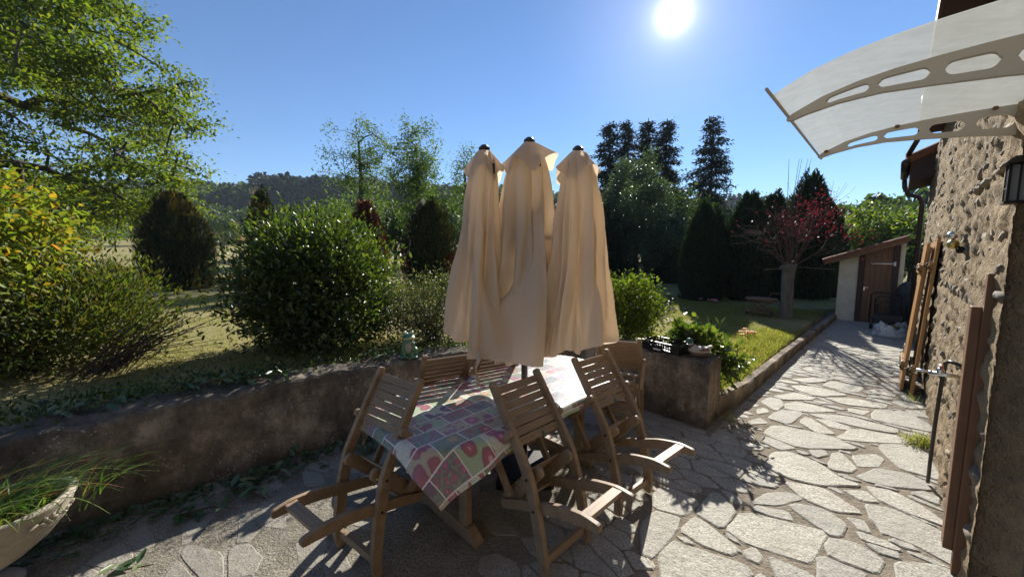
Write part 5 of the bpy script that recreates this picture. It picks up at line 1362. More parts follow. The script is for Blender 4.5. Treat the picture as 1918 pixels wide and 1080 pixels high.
# ================================================================ VEGETATION
def unit(v): return v / (np.linalg.norm(v, axis=-1, keepdims=True) + 1e-9)
def leaf_geo(P, Dn, Nn, L, Wd, six=False, fold=0.25):
    """P base points, Dn direction of the midrib, Nn leaf normal"""
    P = np.asarray(P); Dn = unit(Dn); S = unit(np.cross(Dn, Nn)); Nn = np.cross(S, Dn)
    L = np.asarray(L)[:, None] * np.ones((len(P), 1)); Wd = np.asarray(Wd)[:, None] * np.ones((len(P), 1)); n = len(P)
    if not six:
        V = np.stack([P, P + Dn * L * .45 + S * Wd / 2 + Nn * Wd * fold, P + Dn * L, P + Dn * L * .45 - S * Wd / 2 + Nn * Wd * fold], 1)
        return V.reshape(-1, 3), [np.arange(n * 4).reshape(n, 4)]
    V = np.stack([P, P + Dn * L * .3 + S * Wd / 2 + Nn * Wd * fold, P + Dn * L * .72 + S * Wd * .38 + Nn * Wd * fold * .5, P + Dn * L - Nn * L * .08,
                  P + Dn * L * .72 - S * Wd * .38 + Nn * Wd * fold * .5, P + Dn * L * .3 - S * Wd / 2 + Nn * Wd * fold], 1).reshape(-1, 3)
    b = np.arange(n)[:, None] * 6
    return V, [np.concatenate([b + np.array([0, 1, 2, 3]), b + np.array([0, 3, 4, 5])])]
def rdir(n, g): v = g.normal(0, 1, (n, 3)); return unit(v)
def veg_root(name, loc, label, cat, group=None):
    e = empty(name, loc); tag(e, label, cat, group); return e
def stems(base, tips, r0, g, n=5, mid=0.5):
    m_ = MB()
    for t_ in tips:
        b = np.array(base) + g.normal(0, 0.04, 3) * np.array([1, 1, 0]); t_ = np.array(t_); c1 = b + (t_ - b) * np.array([.25, .25, .5]) + g.normal(0, .05, 3)
        pts = [b * (1 - u) ** 2 + 2 * c1 * u * (1 - u) + t_ * u * u for u in np.linspace(0, 1, 5)]
        m_.tube(pts, list(np.linspace(r0, r0 * 0.25, 5)), n, False)
    return m_
def shrub(name, label, cat, c, rad, n, L, Wd, mat, seed, zmin, lump=0.35, shell=0.35, six=True, up=0.5, core=0.0, nst=14, freq=2.2, group=None, extra=None, sharp=1.0, twiggy=0.0):
    g = np.random.default_rng(seed); c = np.array(c, float); rad = np.array(rad, float)
    root = veg_root(name, (c[0], c[1], zmin), label, cat, group)
    # clumps scattered through the volume, leaves round each clump
    nc = max(30, n // 28); U = rdir(nc, g)
    lum = 1 + lump * 2 * (fbm(U * freq + seed * 3.1, 3) - 0.5)
    rr_ = g.random(nc) ** shell; C = c + U * rad * (lum * rr_)[:, None]
    C = C[C[:, 2] > zmin - 0.02]
    idx = g.integers(0, len(C), n); csz = rad.mean() * 0.16
    P = C[idx] + g.normal(0, csz, (n, 3)); P = P[P[:, 2] > zmin]
    n = len(P); out = unit((P - c) / rad)
    Dn = unit(out * 0.7 + rdir(n, g) * 0.9 + np.array([0, 0, up])); Nn = unit(rdir(n, g) * 0.8 + np.array([0, 0, 0.9]) + out * 0.3)
    sz = g.uniform(0.6, 1.25, n)
    V, F = leaf_geo(P, Dn, Nn, L * sz, Wd * sz, six)
    o = obj('foliage', mesh_np('foliage', V, F), mat); tag(o, kind='stuff'); into(root, o)
    tips = C[g.integers(0, len(C), nst)]
    into(root, stems((c[0], c[1], zmin - 0.05), tips, 0.014 * rad.mean() / 0.8, g).obj('stem', M['twig']))
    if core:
        m_ = MB(); m_.ell((c[0], c[1], c[2] - rad[2] * 0.05), tuple(rad * core), 20, 12); o = m_.obj('shade_core', M['core']); into(root, o)  # solid dark filler standing in for the shaded inside
    return root, C
def cone_bush(name, label, cat, x, y, z0, h, r, mat, seed, n=9000, tip=0.10, L=0.13, Wd=0.035, belly=0.35, group=None, mat2=None, frac2=0.0, flame=0.25, peaks=1, core=0.80):
    """upright evergreen built from many ascending sprays"""
    g = np.random.default_rng(seed); root = veg_root(name, (x, y, z0), label, cat, group)
    def prof(u): return np.where(u < belly, 0.80 + 0.20 * np.sin(np.clip(u / belly, 0, 1) * math.pi / 2), tip + (1 - tip) * np.cos(np.clip((u - belly) / (1 - belly), 0, 1) * math.pi / 2) ** 0.8)
    a = g.uniform(0, 2 * math.pi, n); u = g.random(n) ** 0.9
    nz = fbm(np.stack([np.cos(a) * 2.4 + seed, np.sin(a) * 2.4, u * h * 0.9], -1), 4)
    fl = fbm(np.stack([np.cos(a) * 5 + seed, np.sin(a) * 5, u * 0.8], -1), 2)
    rr_ = prof(u) * r * (0.80 + flame * (nz - 0.2) + 0.35 * (fl - 0.5)) * (g.random(n) ** 0.12)
    zz = z0 + u * h * (0.90 + 0.22 * fl)
    P = np.stack([x + rr_ * np.cos(a), y + rr_ * np.sin(a), zz], -1)
    out = np.stack([np.cos(a), np.sin(a), a * 0], -1)
    Dn = unit(out * 0.45 + np.array([0, 0, 1.0]) + rdir(n, g) * 0.35); Nn = unit(out + rdir(n, g) * 0.5)
    sz = g.uniform(0.6, 1.4, n); V, F = leaf_geo(P, Dn, Nn, L * sz, Wd * sz, False, 0.1)
    if mat2 and frac2:
        k = int(0)
        sel = (fbm(P * 1.4 + seed, 2) > 1 - frac2)
        for nm, s_, m_ in (('foliage', ~sel, mat), ('browned_foliage', sel, mat2)):
            vv = V.reshape(n, 4, 3)[s_].reshape(-1, 3)
            if not len(vv): continue
            o = obj(nm, mesh_np(nm, vv, [np.arange(len(vv)).reshape(-1, 4)]), m_); tag(o, kind='stuff'); into(root, o)
    else:
        o = obj('foliage', mesh_np('foliage', V, F), mat); tag(o, kind='stuff'); into(root, o)
    m_ = MB(); us = np.linspace(0, 0.93, 12); m_.lathe([(float(prof(np.array(q)) * r * core * 0.8 + 0.01), float(z0 + q * h * 0.93)) for q in us], 18, (x, y, 0)); into(root, m_.obj('shade_core', M['core'], smooth=True))  # solid core in shade colour, stops the view through the sprays
    m_ = MB(); m_.tube([(x, y, z0 - 0.2), (x, y, z0 + h * 0.5)], [0.06, 0.03], 7); into(root, m_.obj('trunk', M['bark']))
    return root
def skeleton(trunk, tr_r, attr, g, step=0.5, sag=0.0, rtip=0.012, power=0.5, wob=0.12):
    """grow branches from trunk nodes to attractor points; returns tube mesh builder and tips"""
    nodes = [np.array(p, float) for p in trunk]; par_ = [-1] + list(range(len(trunk) - 1)); 
    base = nodes[0]; dirn0 = nodes[-1]
    A = sorted(attr, key=lambda q: np.linalg.norm(q - nodes[-1]))
    tips = []
    dist0 = [0.0]
    for i in range(1, len(nodes)): dist0.append(dist0[-1] + np.linalg.norm(nodes[i] - nodes[i - 1]))
    lo = max(1, int(len(trunk) * 0.45))
    for a in A:
        Nn = np.array(nodes[lo:]); dl = np.linalg.norm(Nn - a, axis=1) + 0.30 * np.array(dist0[lo:]) * 0.5
        j = int(np.argmin(dl)) + lo; s_ = nodes[j]; d_ = a - s_; L = np.linalg.norm(d_)
        k = max(1, int(round(L / step))); prev = j
        off = g.normal(0, wob, 3) * L * 0.35
        for i in range(1, k + 1):
            u = i / k; p = s_ + d_ * u + off * math.sin(math.pi * u) + np.array([0, 0, 1]) * (sag * L * math.sin(math.pi * u))
            nodes.append(p); par_.append(prev); dist0.append(dist0[prev] + L / k); prev = len(nodes) - 1
        tips.append(prev)
    n = len(nodes); load = np.zeros(n)
    for t_ in tips: load[t_] += 1
    for i in range(n - 1, 0, -1):
        load[par_[i]] += load[i]
    rad = np.maximum(rtip, tr_r * (load / max(1, load[0])) ** power)
    for i in range(len(trunk)): rad[i] = tr_r * (1.15 - 0.3 * i / max(1, len(trunk) - 1)) if i < lo else rad[i]
    V = []; F = []; b = 0; NS = 5
    isT = np.zeros(n, bool); isT[:len(trunk)] = True
    sp_lists = {'trunk': ([], []), 'branch': ([], [])}
    for i in range(1, n):
        a_, c_ = nodes[par_[i]], nodes[i]; t_ = c_ - a_; L = np.linalg.norm(t_)
        if L < 1e-6: continue
        t_ = t_ / L; up = np.array([0, 0, 1.0]) if abs(t_[2]) < 0.9 else np.array([1.0, 0, 0]); s1 = np.cross(t_, up); s1 /= np.linalg.norm(s1); s2 = np.cross(s1, t_)
        key = 'trunk' if isT[i] else 'branch'; VV, FF = sp_lists[key]; b = len(VV) ; ns = 10 if isT[i] else NS
        for q_, r_ in ((a_, min(rad[par_[i]], rad[i] * 1.35)), (c_ + t_ * rad[i] * 0.3, rad[i])):
            for k in range(ns):
                an = 2 * math.pi * k / ns; VV.append(q_ + (s1 * math.cos(an) + s2 * math.sin(an)) * r_)
        for k in range(ns): FF.append((b + k, b + (k + 1) % ns, b + ns + (k + 1) % ns, b + ns + k))
    return sp_lists, np.array([nodes[t_] for t_ in tips]), nodes, par_
def tree(name, label, x, y, z0, trunk, tr_r, attr, nleaf, L, Wd, mat, barkm, seed, clump=(0.5, 0.5, 0.2), step=0.5, sag=0.0, six=False, droop=0.0, cat='tree', group=None, rtip=0.012, power=0.5, wob=0.12, flat=0.6, keep=None):
    g = np.random.default_rng(seed); root = veg_root(name, (x, y, z0), label, cat, group)
    sk, tips, nodes, par_ = skeleton(trunk, tr_r, attr, g, step, sag, rtip, power, wob)
    for nm in ('trunk', 'branch'):
        VV, FF = sk[nm]
        if VV:
            o = obj('trunk' if nm == 'trunk' else 'limbs', mesh_np(nm, np.array(VV), [np.array(FF)], True), barkm); into(root, o)
            if nm != 'trunk': tag(o, kind='stuff')
    if nleaf:
        T = tips if keep is None else tips[keep(tips)]
        idx = g.integers(0, len(T), nleaf); P = T[idx] + g.normal(0, 1, (nleaf, 3)) * np.array(clump) * 0.6
        n = nleaf; Dn = unit(rdir(n, g) + np.array([0, 0, -droop])); Nn = unit(rdir(n, g) * (1 - flat) + np.array([0, 0, flat]))
        sz = g.uniform(0.6, 1.3, n); V, F = leaf_geo(P, Dn, Nn, L * sz, Wd * sz, six)
        o = obj('crown', mesh_np('crown', V, F), mat); tag(o, kind='stuff'); into(root, o)
    return root, tips

# ---- beds behind the wall
shrub('laurel_bush', 'large dense glossy green laurel bush growing over the garden wall left of the parasol', 'bush', (-2.26, 4.30, 1.17), (0.80, 0.72, 0.88), 30000, 0.062, 0.026, M['l_laurel'], 31, 0.60, 0.30, 0.42, True, 0.55, 0.0, 40)
shrub('flowering_shrub', 'broad olive green shrub with fading flower heads at the left above the garden wall', 'shrub', (-4.50, 3.45, 1.00), (1.00, 0.85, 0.54), 24000, 0.055, 0.020, M['l_hyper'], 32, 0.58, 0.30, 0.36, True, 0.8, 0.0, 60)
r_, C_ = shrub('yellowing_shrub', 'tall shrub with bright yellow and orange turning leaves at the left edge', 'shrub', (-4.50, 2.98, 1.75), (0.74, 0.7, 0.70), 9000, 0.060, 0.032, M['l_yellow'], 33, 0.95, 0.35, 0.45, True, 0.0, 0.0, 26)
# its larger leaves near the camera, one by one
g = np.random.default_rng(5)
lv = []
for k in range(4):
    L = 0.066 + 0.009 * k; V, F = leaf_geo(np.zeros((1, 3)), np.array([[1.0, 0, 0]]), np.array([[0, 0, 1.0]]), [L], [L * 0.52], True); me = mesh_np('leaf', V, F); me.materials.append(M['l_yellow'] if k != 3 else M['l_orange']); lv.append(me)
for k in range(200):
    c_ = C_[g.integers(0, len(C_))]; p = c_ + g.normal(0, 0.10, 3); d_ = np.array([p[0], p[1], 0]); d_ /= np.linalg.norm(d_); p = p - d_ * 0.15
    o = bpy.data.objects.new('leaf', lv[3 if g.random() < 0.10 else int(g.integers(0, 3))]); COL.objects.link(o); o.parent = r_; o.matrix_parent_inverse = Matrix.Translation(r_.location).inverted(); o.location = p; o.rotation_euler = (g.normal(0, .6), g.normal(0.3, 0.5), g.uniform(0, 6.28))
shrub('cotoneaster', 'low bush of tiny grey green leaves behind the frog statue', 'bush', (-1.02, 4.62, 0.92), (0.74, 0.50, 0.40), 15000, 0.026, 0.016, M['l_coton'], 34, 0.60, 0.30, 0.4, True, 0.6, 0.0, 50)
shrub('bright_shrub', 'rounded bright yellow green shrub right of the parasol behind the black crate', 'shrub', (1.48, 4.75, 0.90), (0.44, 0.40, 0.42), 5600, 0.050, 0.026, M['l_light'], 35, 0.42, 0.22, 0.4, True, 0.2, 0.0, 24)
shrub('hydrangea', 'leafy green hydrangea plant spilling beside the concrete block over the kerb', 'plant', (2.12, 3.92, 0.56), (0.40, 0.27, 0.32), 1700, 0.075, 0.042, M['l_hydr'], 36, 0.15, 0.35, 0.5, True, 0.3, 0.0, 18)
shrub('hydrangea', 'small upright leafy shoot standing directly behind the duck planter', 'plant', (1.82, 3.92, 0.72), (0.13, 0.13, 0.26), 330, 0.06, 0.034, M['l_hydr'], 37, 0.4, 0.3, 0.5, True, 0.6, 0.0, 8)
# flowers on the lawn
def flowers(label, c, n, spread, col, seed, r=0.03, h=0.12):
    g = np.random.default_rng(seed); root = veg_root('flower_patch', c, label, 'flowers')
    mt = m_plain('petals_' + str(seed), col, 0.6, var=0.1, bump=0)
    for k in range(n):
        x, y = c[0] + g.normal(0, spread), c[1] + g.normal(0, spread); z = c[2] + h * g.uniform(.7, 1.2); m_ = MB()
        for q_ in range(6):
            a = q_ * math.pi / 3; m_.ell((x + r * .6 * math.cos(a), y + r * .6 * math.sin(a), z), (r * .5, r * .5, r * .3), 6, 4)
        m_.ell((x, y, z + r * .2), (r * .4, r * .4, r * .3), 6, 4)
        into(root, m_.obj('bloom', mt)); m_ = MB(); m_.tube([(x, y, c[2] - .03), (x, y, z)], 0.004, 5); into(root, m_.obj('stalk', M['l_light']))
flowers('small group of orange flowers in the lawn beside the kerb', (4.18, 6.42, 0.11), 9, 0.10, (0.80, 0.20, 0.0), 1, 0.036, 0.14)
flowers('pink flowers at the far edge of the lawn under the dark hedge', (6.05, 11.1, 0.10), 9, 0.12, (0.70, 0.22, 0.28), 2, 0.045, 0.10)

# ---- evergreens of the garden
cone_bush('yew_bush', 'dark egg shaped yew with golden right flank standing left in the garden', 'bush', -9.7, 10.9, 0.45, 2.75, 1.02, M['l_yew'], 41, 15000, 0.12, 0.13, 0.035, 0.38, mat2=M['l_gold'], frac2=0.48)
cone_bush('yew_bush', 'brownish yew bush rising behind the laurel bush in the distance', 'bush', -9.1, 13.8, 0.55, 3.15, 0.62, M['l_yew'], 42, 6000, 0.15, 0.13, 0.04, 0.4, mat2=M['l_gold'], frac2=0.4)
cone_bush('rusty_conifer', 'rust brown conifer bush just right of the laurel bush', 'bush', -4.35, 11.2, 0.45, 2.50, 0.72, M['l_rust'], 43, 8000, 0.12, 0.13, 0.035, 0.4)
cone_bush('dark_yew', 'dark rounded conifer with reddish edges left of the parasol', 'bush', -2.25, 10.3, 0.45, 2.40, 0.86, M['l_yew'], 44, 12000, 0.15, 0.12, 0.032, 0.42, mat2=M['l_rust'], frac2=0.42)
th = [(6.1, 12.0, 2.86, .80, ''), (6.75, 12.7, 2.85, .60, ''), (7.55, 12.1, 3.12, .85, ''), (8.4, 12.2, 3.15, .85, ''), (9.75, 12.4, 3.80, 1.0, ''), (10.6, 12.8, 3.0, .8, '')]
tl_ = ['dark thuja column at the left end of the hedge beside the sunny lawn', 'narrow thuja column squeezed between the first and the wider hedge plants', 'broad dark thuja directly left of the pollarded tree', 'tall dark thuja right behind the trunk of the pollarded tree', 'tallest dark thuja behind the red leaves of the pollarded tree', 'dark thuja nearest the garden shed at the right end of the hedge']
for i, (x, y, h, r, _) in enumerate(th):
    cone_bush('thuja', tl_[i], 'hedge plant', x, y, 0.05, h + 0.05, r, M['l_thuja'], 50 + i, 11000, 0.10, 0.15, 0.04, 0.35, 'thuja hedge at the end of the lawn')
gh = np.random.default_rng(61); U_ = rdir(150, gh); lm_ = 1 + 0.55 * (fbm(U_ * 2.0 + 4, 2) - 0.5)
A_h = np.array([5.6, 17.0, 2.9]) + U_ * (gh.random(150) ** 0.33 * lm_)[:, None] * np.array([1.75, 1.7, 2.75]) * np.array([1, 1, 1.0])
A_h = A_h[A_h[:, 2] > 0.5]
tree('holly_tree', 'large rounded grey green evergreen tree right of the parasol', 5.6, 17.0, 0.1, [(5.6, 17, 0), (5.62, 17, 1.0), (5.6, 17.02, 2.0), (5.6, 17, 3.0)], 0.12, [a_ for a_ in A_h], 34000, 0.10, 0.055, M['l_holly'], M['bark'], 61, (0.36, 0.36, 0.32), 0.6, 0, flat=0.35)
cone_bush('dark_evergreen', 'dark evergreen filling the gap between the rounded tree and the thuja hedge', 'tree', 7.3, 17.6, 0.10, 3.7, 1.15, M['l_thuja'], 62, 9000, 0.3, 0.15, 0.05, 0.4)
cone_bush('dark_evergreen', 'low dark evergreen right behind the bright shrub and the parasol', 'tree', 3.9, 16.6, 0.45, 3.0, 1.4, M['l_thuja'], 63, 9000, 0.3, 0.15, 0.05, 0.4)

# ---- large conifers
def conifer(label, x, y, z0, h, r, seed, n=1, gapz=0.1, group=None):
    g = np.random.default_rng(seed); root = veg_root('spruce_tree', (x, y, z0), label, 'tree', group)
    m_ = MB(); m_.tube([(x, y, z0), (x + .05, y, z0 + h * .5), (x, y, z0 + h)], [h * 0.018, h * 0.011, 0.03], 8); into(root, m_.obj('trunk', M['bark']))
    PP = []; DD = []; mb_ = MB(); lv_ = int(h / 0.45)
    for i in range(lv_):
        u = gapz + (1 - gapz) * i / lv_; zb = z0 + u * h; Lb = r * (1 - u) ** 0.72 * (0.75 + 0.5 * g.random())
        for b_ in range(g.integers(5, 8)):
            a = g.uniform(0, 6.28); L = Lb * g.uniform(0.55, 1.25) + 0.15
            if g.random() < 0.08: L *= 1.35
            t_ = np.linspace(0.12, 1, max(3, int(L / 0.14))); rise = g.uniform(-0.05, 0.25)
            px2 = x + np.cos(a) * L * t_; py2 = y + np.sin(a) * L * t_; pz = zb + L * (rise * t_ - 0.42 * t_ ** 2 + 0.16 * t_ ** 3)
            P = np.stack([px2, py2, pz], -1); mb_.tube([P[0], P[len(P) // 2], P[-1]], [0.03, 0.02, 0.008], 3, False)
            k = 9; Q = np.repeat(P, k, 0) + g.normal(0, 1, (len(P) * k, 3)) * np.array([0.22, 0.22, 0.10]); PP.append(Q)
            d_ = np.tile(np.array([math.cos(a), math.sin(a), -0.35]), (len(Q), 1)) + g.normal(0, .6, (len(Q), 3)); DD.append(d_)
    P = np.concatenate(PP); Dn = unit(np.concatenate(DD)); N_ = len(P); sz = g.uniform(.6, 1.3, N_)
    V, F = leaf_geo(P, Dn, unit(g.normal(0, .5, (N_, 3)) + np.array([0, 0, 1.])), 0.34 * sz, 0.12 * sz, False, 0.15)
    o = obj('crown', mesh_np('crown', V, F), M['l_pine']); tag(o, kind='stuff'); into(root, o); into(root, mb_.obj('limbs', M['bark']))
def at(px, Y): return (px - 959) / 700 * Y * 1.02
for (px, Y, ztop, r, lab, sd) in [(1132, 36, 13.6, 2.2, 'leftmost of the tall dark spruces right of the parasol', 1), (1165, 38, 14.4, 2.0, 'second tall dark spruce of the group from the left', 2), (1200, 36, 13.9, 1.9, 'third tall dark spruce of the group from the left', 3), (1233, 37, 14.2, 2.2, 'rightmost tall spruce of the tight group', 4), (1315, 35, 13.8, 2.2, 'solitary tall spruce standing apart above the thuja hedge', 5)]:
    x = at(px, Y); z0 = float(garden_z(np.array([x]), np.array([Y]))[0]); conifer(lab, x, Y, z0, ztop - z0, r * 1.18, 70 + sd, group=None)

# ---- slender trees in the middle distance
def slender(label, x, y, h, hw, seed, nleaf, L, mat, na=70, z0=0.6, low=0.25, cl=0.30):
    g = np.random.default_rng(seed); U = rdir(na, g); rr_ = g.random(na) ** 0.5
    c = np.array([x, y, z0 + h * (low + (1 - low) / 2)]); A = c + U * rr_[:, None] * np.array([hw, hw, h * (1 - low) / 2])
    trunk = [(x, y, z0 - 0.1), (x + .05, y, z0 + h * .2), (x - .03, y, z0 + h * .4), (x + .04, y, z0 + h * .6), (x, y, z0 + h * .8)]
    return tree('slender_tree', label, x, y, z0, trunk, h * 0.011 + 0.02, [a for a in A], nleaf, L, L * 0.42, mat, M['bark'], seed, (cl, cl, cl), 0.4, 0.05, power=0.6, rtip=0.008, flat=0.3)
slender('slender airy tree with sparse small leaves left of the parasol, the leftmost of three', -6.35, 16, 6.9, 1.45, 81, 6500, 0.11, M['l_ash'], 80)
slender('leafier slender green tree in the middle of the three left of the parasol', -3.95, 16, 6.6, 1.15, 82, 9500, 0.115, M['l_ash'], 90)
slender('thin pale slender tree closest to the parasol cloth', -2.1, 17, 5.9, 0.85, 83, 3600, 0.10, M['l_ash'], 60)
# leafy trees and scrub behind the garden
def blob_tree(label, x, y, h, r, seed, n, mat, L=0.20, z0=None, low=0.15, cat='tree', name='broadleaf_tree', group=None):
    if z0 is None: z0 = float(garden_z(np.array([x]), np.array([y]))[0])
    g = np.random.default_rng(seed); na = 60; U = rdir(na, g); rr_ = g.random(na) ** 0.4
    lum = 1 + 0.5 * (fbm(U * 1.8 + seed, 2) - 0.5)
    A = np.array([x, y, z0 + h * (low + (1 - low) / 2)]) + U * (rr_ * lum)[:, None] * np.array([r, r, h * (1 - low) / 2])
    return tree(name, label, x, y, z0, [(x, y, z0 - .2), (x + .05, y, z0 + h * .2), (x, y + .05, z0 + h * .38)], h * 0.02 + 0.02, [a for a in A], n, L, L * .5, mat, M['bark'], seed, (r * .26, r * .26, r * .2), 0.8, 0, cat=cat, group=group, flat=0.4)
bt = [(430, 60, 5.0, 3.0, 'l_mid', 'small round green tree in front of the straw stack'), (395, 56, 2.8, 1.9, 'l_coton', 'pale low shrub beside the straw stack'), (600, 27, 3.9, 2.4, 'l_mid', 'dark green broadleaf tree behind the laurel bush'),
      (655, 22, 3.6, 2.0, 'l_ash', 'yellowish green tree below the leftmost slender tree'), (745, 21, 3.6, 1.9, 'l_mid', 'green tree filling the view between two slender trees'), (830, 22, 3.9, 2.0, 'l_mid', 'green broadleaf tree just left of the parasol'),
      (950, 24, 3.8, 2.4, 'l_mid', 'green tree hidden behind the parasol cloth'), (545, 20, 2.1, 1.4, 'l_light', 'bright low scrub above the laurel bush'), (1620, 17.5, 3.25, 1.9, 'l_light', 'sunlit green bush behind the shed roof'),
      (1690, 17, 3.2, 2.2, 'l_ash', 'leafy tree between the shed and the house corner'), (1730, 14.5, 2.6, 1.3, 'l_mid', 'dark ivy covered bush beside the shed wall'), (1655, 34, 5.6, 4.0, 'l_mid', 'dark green tree crown beyond the shed'), (1590, 30, 4.2, 3.0, 'l_mid', 'green tree behind the right thuja'),
      (40, 26, 3.4, 2.6, 'l_oak', 'yellow green undergrowth below the large tree at the left'), (150, 30, 4.6, 3.4, 'l_oak', 'yellow green shrubbery below the hanging branches of the large tree'), (285, 62, 7.0, 4.2, 'l_mid', 'dark shrubbery behind the egg shaped yew'), (1280, 22, 4.2, 2.3, 'l_mid', 'dark tree between the spruces and the hedge'), (1420, 30, 5.2, 4.0, 'l_mid', 'shadowy tree mass behind the thuja hedge'), (1180, 24, 5.5, 3.0, 'l_mid', 'dark undergrowth tree at the foot of the spruces')]
for i, (px, Y, h, r, mt, lab) in enumerate(bt):
    blob_tree(lab, at(px, Y), Y, h, r, 100 + i, int(4200 * (1 if Y < 25 else .8)), M[mt], 0.13 + 0.004 * Y)

# ---- the large tree at the left
g = np.random.default_rng(91)
TX, TY = -16.1, 11.3
A = []
while len(A) < 600:
    u = rdir(1, g)[0]; r_ = g.random() ** 0.30
    p = np.array([TX + u[0] * r_ * 5.9, TY + u[1] * r_ * 5.2, 5.6 + u[2] * r_ * 6.0])
    if p[2] < 2.0 + 0.8 * g.random(): continue
    # layered, feathery shelves of foliage with open air between them
    lay = vnoise(np.array([[p[0] * .35, p[1] * .35, p[2] * 1.35]]))[0]
    if lay < 0.42: continue
    A.append(p)
trunk = [(TX, TY, 0.4), (TX, TY, 1.6), (TX + .05, TY, 2.8), (TX - .05, TY, 4.0), (TX + .2, TY, 5.2), (TX + .1, TY, 6.6), (TX + .3, TY, 8.0)]
big, tips_big = tree('oak_tree', 'very large spreading tree with dark branches and yellow green leaves at the left', TX, TY, 0.5, trunk, 0.50, A, 105000, 0.14, 0.07, M['l_oak'], M['bark'], 91, (0.58, 0.58, 0.20), 0.55, 0.10, droop=0.5, rtip=0.028, power=0.5, wob=0.16, flat=0.55)

# ---- the pollarded tree with red leaves on the lawn
PX, PY = 6.37, 8.6; z0 = 0.1
g = np.random.default_rng(92)
pt = veg_root('pollarded_tree', (PX, PY, z0), 'small pollarded tree with thick mossy trunk, bare twigs and dark red leaves on the lawn', 'tree')
m_ = MB(); m_.tube([(PX, PY, 0.0), (PX, PY, 0.15), (PX + .01, PY, 0.5), (PX - .01, PY, 0.95), (PX, PY, 1.2), (PX + .01, PY, 1.34), (PX, PY, 1.42)], [0.17, 0.13, 0.122, 0.118, 0.13, 0.14, 0.08], 14)
tk = m_.obj('trunk', M['bark_grey'], smooth=True); into(pt, tk)
for k in range(7):
    a = g.uniform(0, 6.28); m_ = MB(); m_.ell((PX + .13 * math.cos(a), PY + .13 * math.sin(a), 1.30 + g.uniform(-.08, .06)), (.06, .06, .05), 8, 5); into(pt, m_.obj('knot', M['bark_grey'], smooth=True))
ends = []
def grow(mb, p, d, L, r, depth):
    n_ = 4; pts = [p]; q_ = p.copy(); dd_ = d.copy()
    for i in range(n_):
        dd_ = unit(dd_ + g.normal(0, 0.13, 3) + np.array([0, 0, 0.05])); q_ = q_ + dd_ * L / n_; pts.append(q_.copy())
        if depth > 0 and i >= 1:
            for _ in range(g.integers(1, 3)):
                sd_ = unit(dd_ + g.normal(0, 0.55, 3)); grow(mb, q_, sd_, L * g.uniform(0.45, 0.8), r * (1 - i / n_ * 0.5) * 0.55, depth - 1)
    mb.tube(pts, list(np.linspace(r, max(0.002, r * 0.35), n_ + 1)), 5, False); ends.append(pts[-1]); ends.append(pts[-2])
for k in range(14):
    a = 2 * math.pi * k / 14 + g.normal(0, .15); el = (0.45, 1.25, 0.95, 1.42, 0.75, 1.1, 1.35)[k % 7]
    d_ = np.array([math.cos(el) * math.cos(a), math.cos(el) * math.sin(a), math.sin(el)])
    mb_ = MB(); grow(mb_, np.array([PX + .09 * math.cos(a), PY + .09 * math.sin(a), 1.33]), d_, g.uniform(0.65, 0.95) * (0.8 + 0.35 * math.sin(el)), 0.020, 2); o = mb_.obj('branch', M['twig']); into(pt, o)
ends = np.array(ends)
sel = ends[(ends[:, 0] > PX + 0.1) & (ends[:, 2] > 1.9) & (ends[:, 2] < 2.9)]; n = 430
P = np.concatenate([sel[g.integers(0, len(sel), n)] + g.normal(0, .10, (n, 3)), ends[g.integers(0, len(ends), 110)] + g.normal(0, .05, (110, 3))]); n = len(P)
V, F = leaf_geo(P, unit(rdir(n, g) + np.array([0, 0, -.5])), rdir(n, g), g.uniform(.045, .08, n), g.uniform(.022, .04, n), False)
o = obj('crown', mesh_np('crown', V, F), M['l_red']); tag(o, kind='stuff'); into(pt, o)
for k in range(5):
    a = g.uniform(-.3, .3); m_ = MB(); m_.tube([(PX + a * .2, PY, 1.4), (PX + a * .5 - .02, PY, 2.6), (PX + a * 1.2 + .1, PY, 3.7)], [.014, .008, .003], 5, False); into(pt, m_.obj('branch', M['twig']))
m_ = MB(); m_.tube([(PX, PY - 0.15, 1.27), (PX - .7, PY - 0.2, 1.24)], 0.010, 6); m_.tube([(PX, PY - 0.15, 1.30), (PX + .9, PY - .2, 1.24)], 0.008, 6); into(pt, m_.obj('cut_branch', M['bark_grey']))

# ---- far woods as masses
def wood(name, azs, rs, n, seed, kind, hgt, label):
    g = np.random.default_rng(seed); VV = []; FF = []; nb = 0
    for k in range(n):
        az = math.radians(g.uniform(*azs)); r_ = g.uniform(*rs); x, y = r_ * math.sin(az), r_ * math.cos(az)
        z = float(garden_z(np.array([x]), np.array([y]))[0]); h = hgt * g.uniform(.75, 1.25); nl = 130
        if kind == 'conifer' or (kind == 'mixed' and g.random() < .35):
            u = g.random(nl); a = g.uniform(0, 6.28, nl); rr_ = h * .20 * (1 - u) ** .8 * g.uniform(.6, 1.1, nl); P = np.stack([x + rr_ * np.cos(a), y + rr_ * np.sin(a), z + h * .05 + u * h * .97], -1); s_ = h * .10
            Dn = np.stack([np.cos(a), np.sin(a), a * 0 - .25], -1)
        else:
            U = rdir(nl, g); P = np.array([x, y, z + h * .5]) + U * (g.random(nl) ** .4)[:, None] * np.array([h * .36, h * .36, h * .46]) * .9; s_ = h * .13; Dn = unit(U + rdir(nl, g))
        V, F = leaf_geo(P, Dn + g.normal(0, .3, (nl, 3)), rdir(nl, g) + np.array([0, 0, .6]), np.full(nl, s_ * 1.3) * g.uniform(.6, 1.3, nl), np.full(nl, s_), False)
        VV.append(V); FF.append(F[0] + nb); nb += len(V)
    o = obj(name, mesh_np(name, np.concatenate(VV), [np.concatenate(FF)]), M['l_pine'] if kind == 'conifer' else M['l_mid']); tag(o, label, 'forest', kind='stuff')
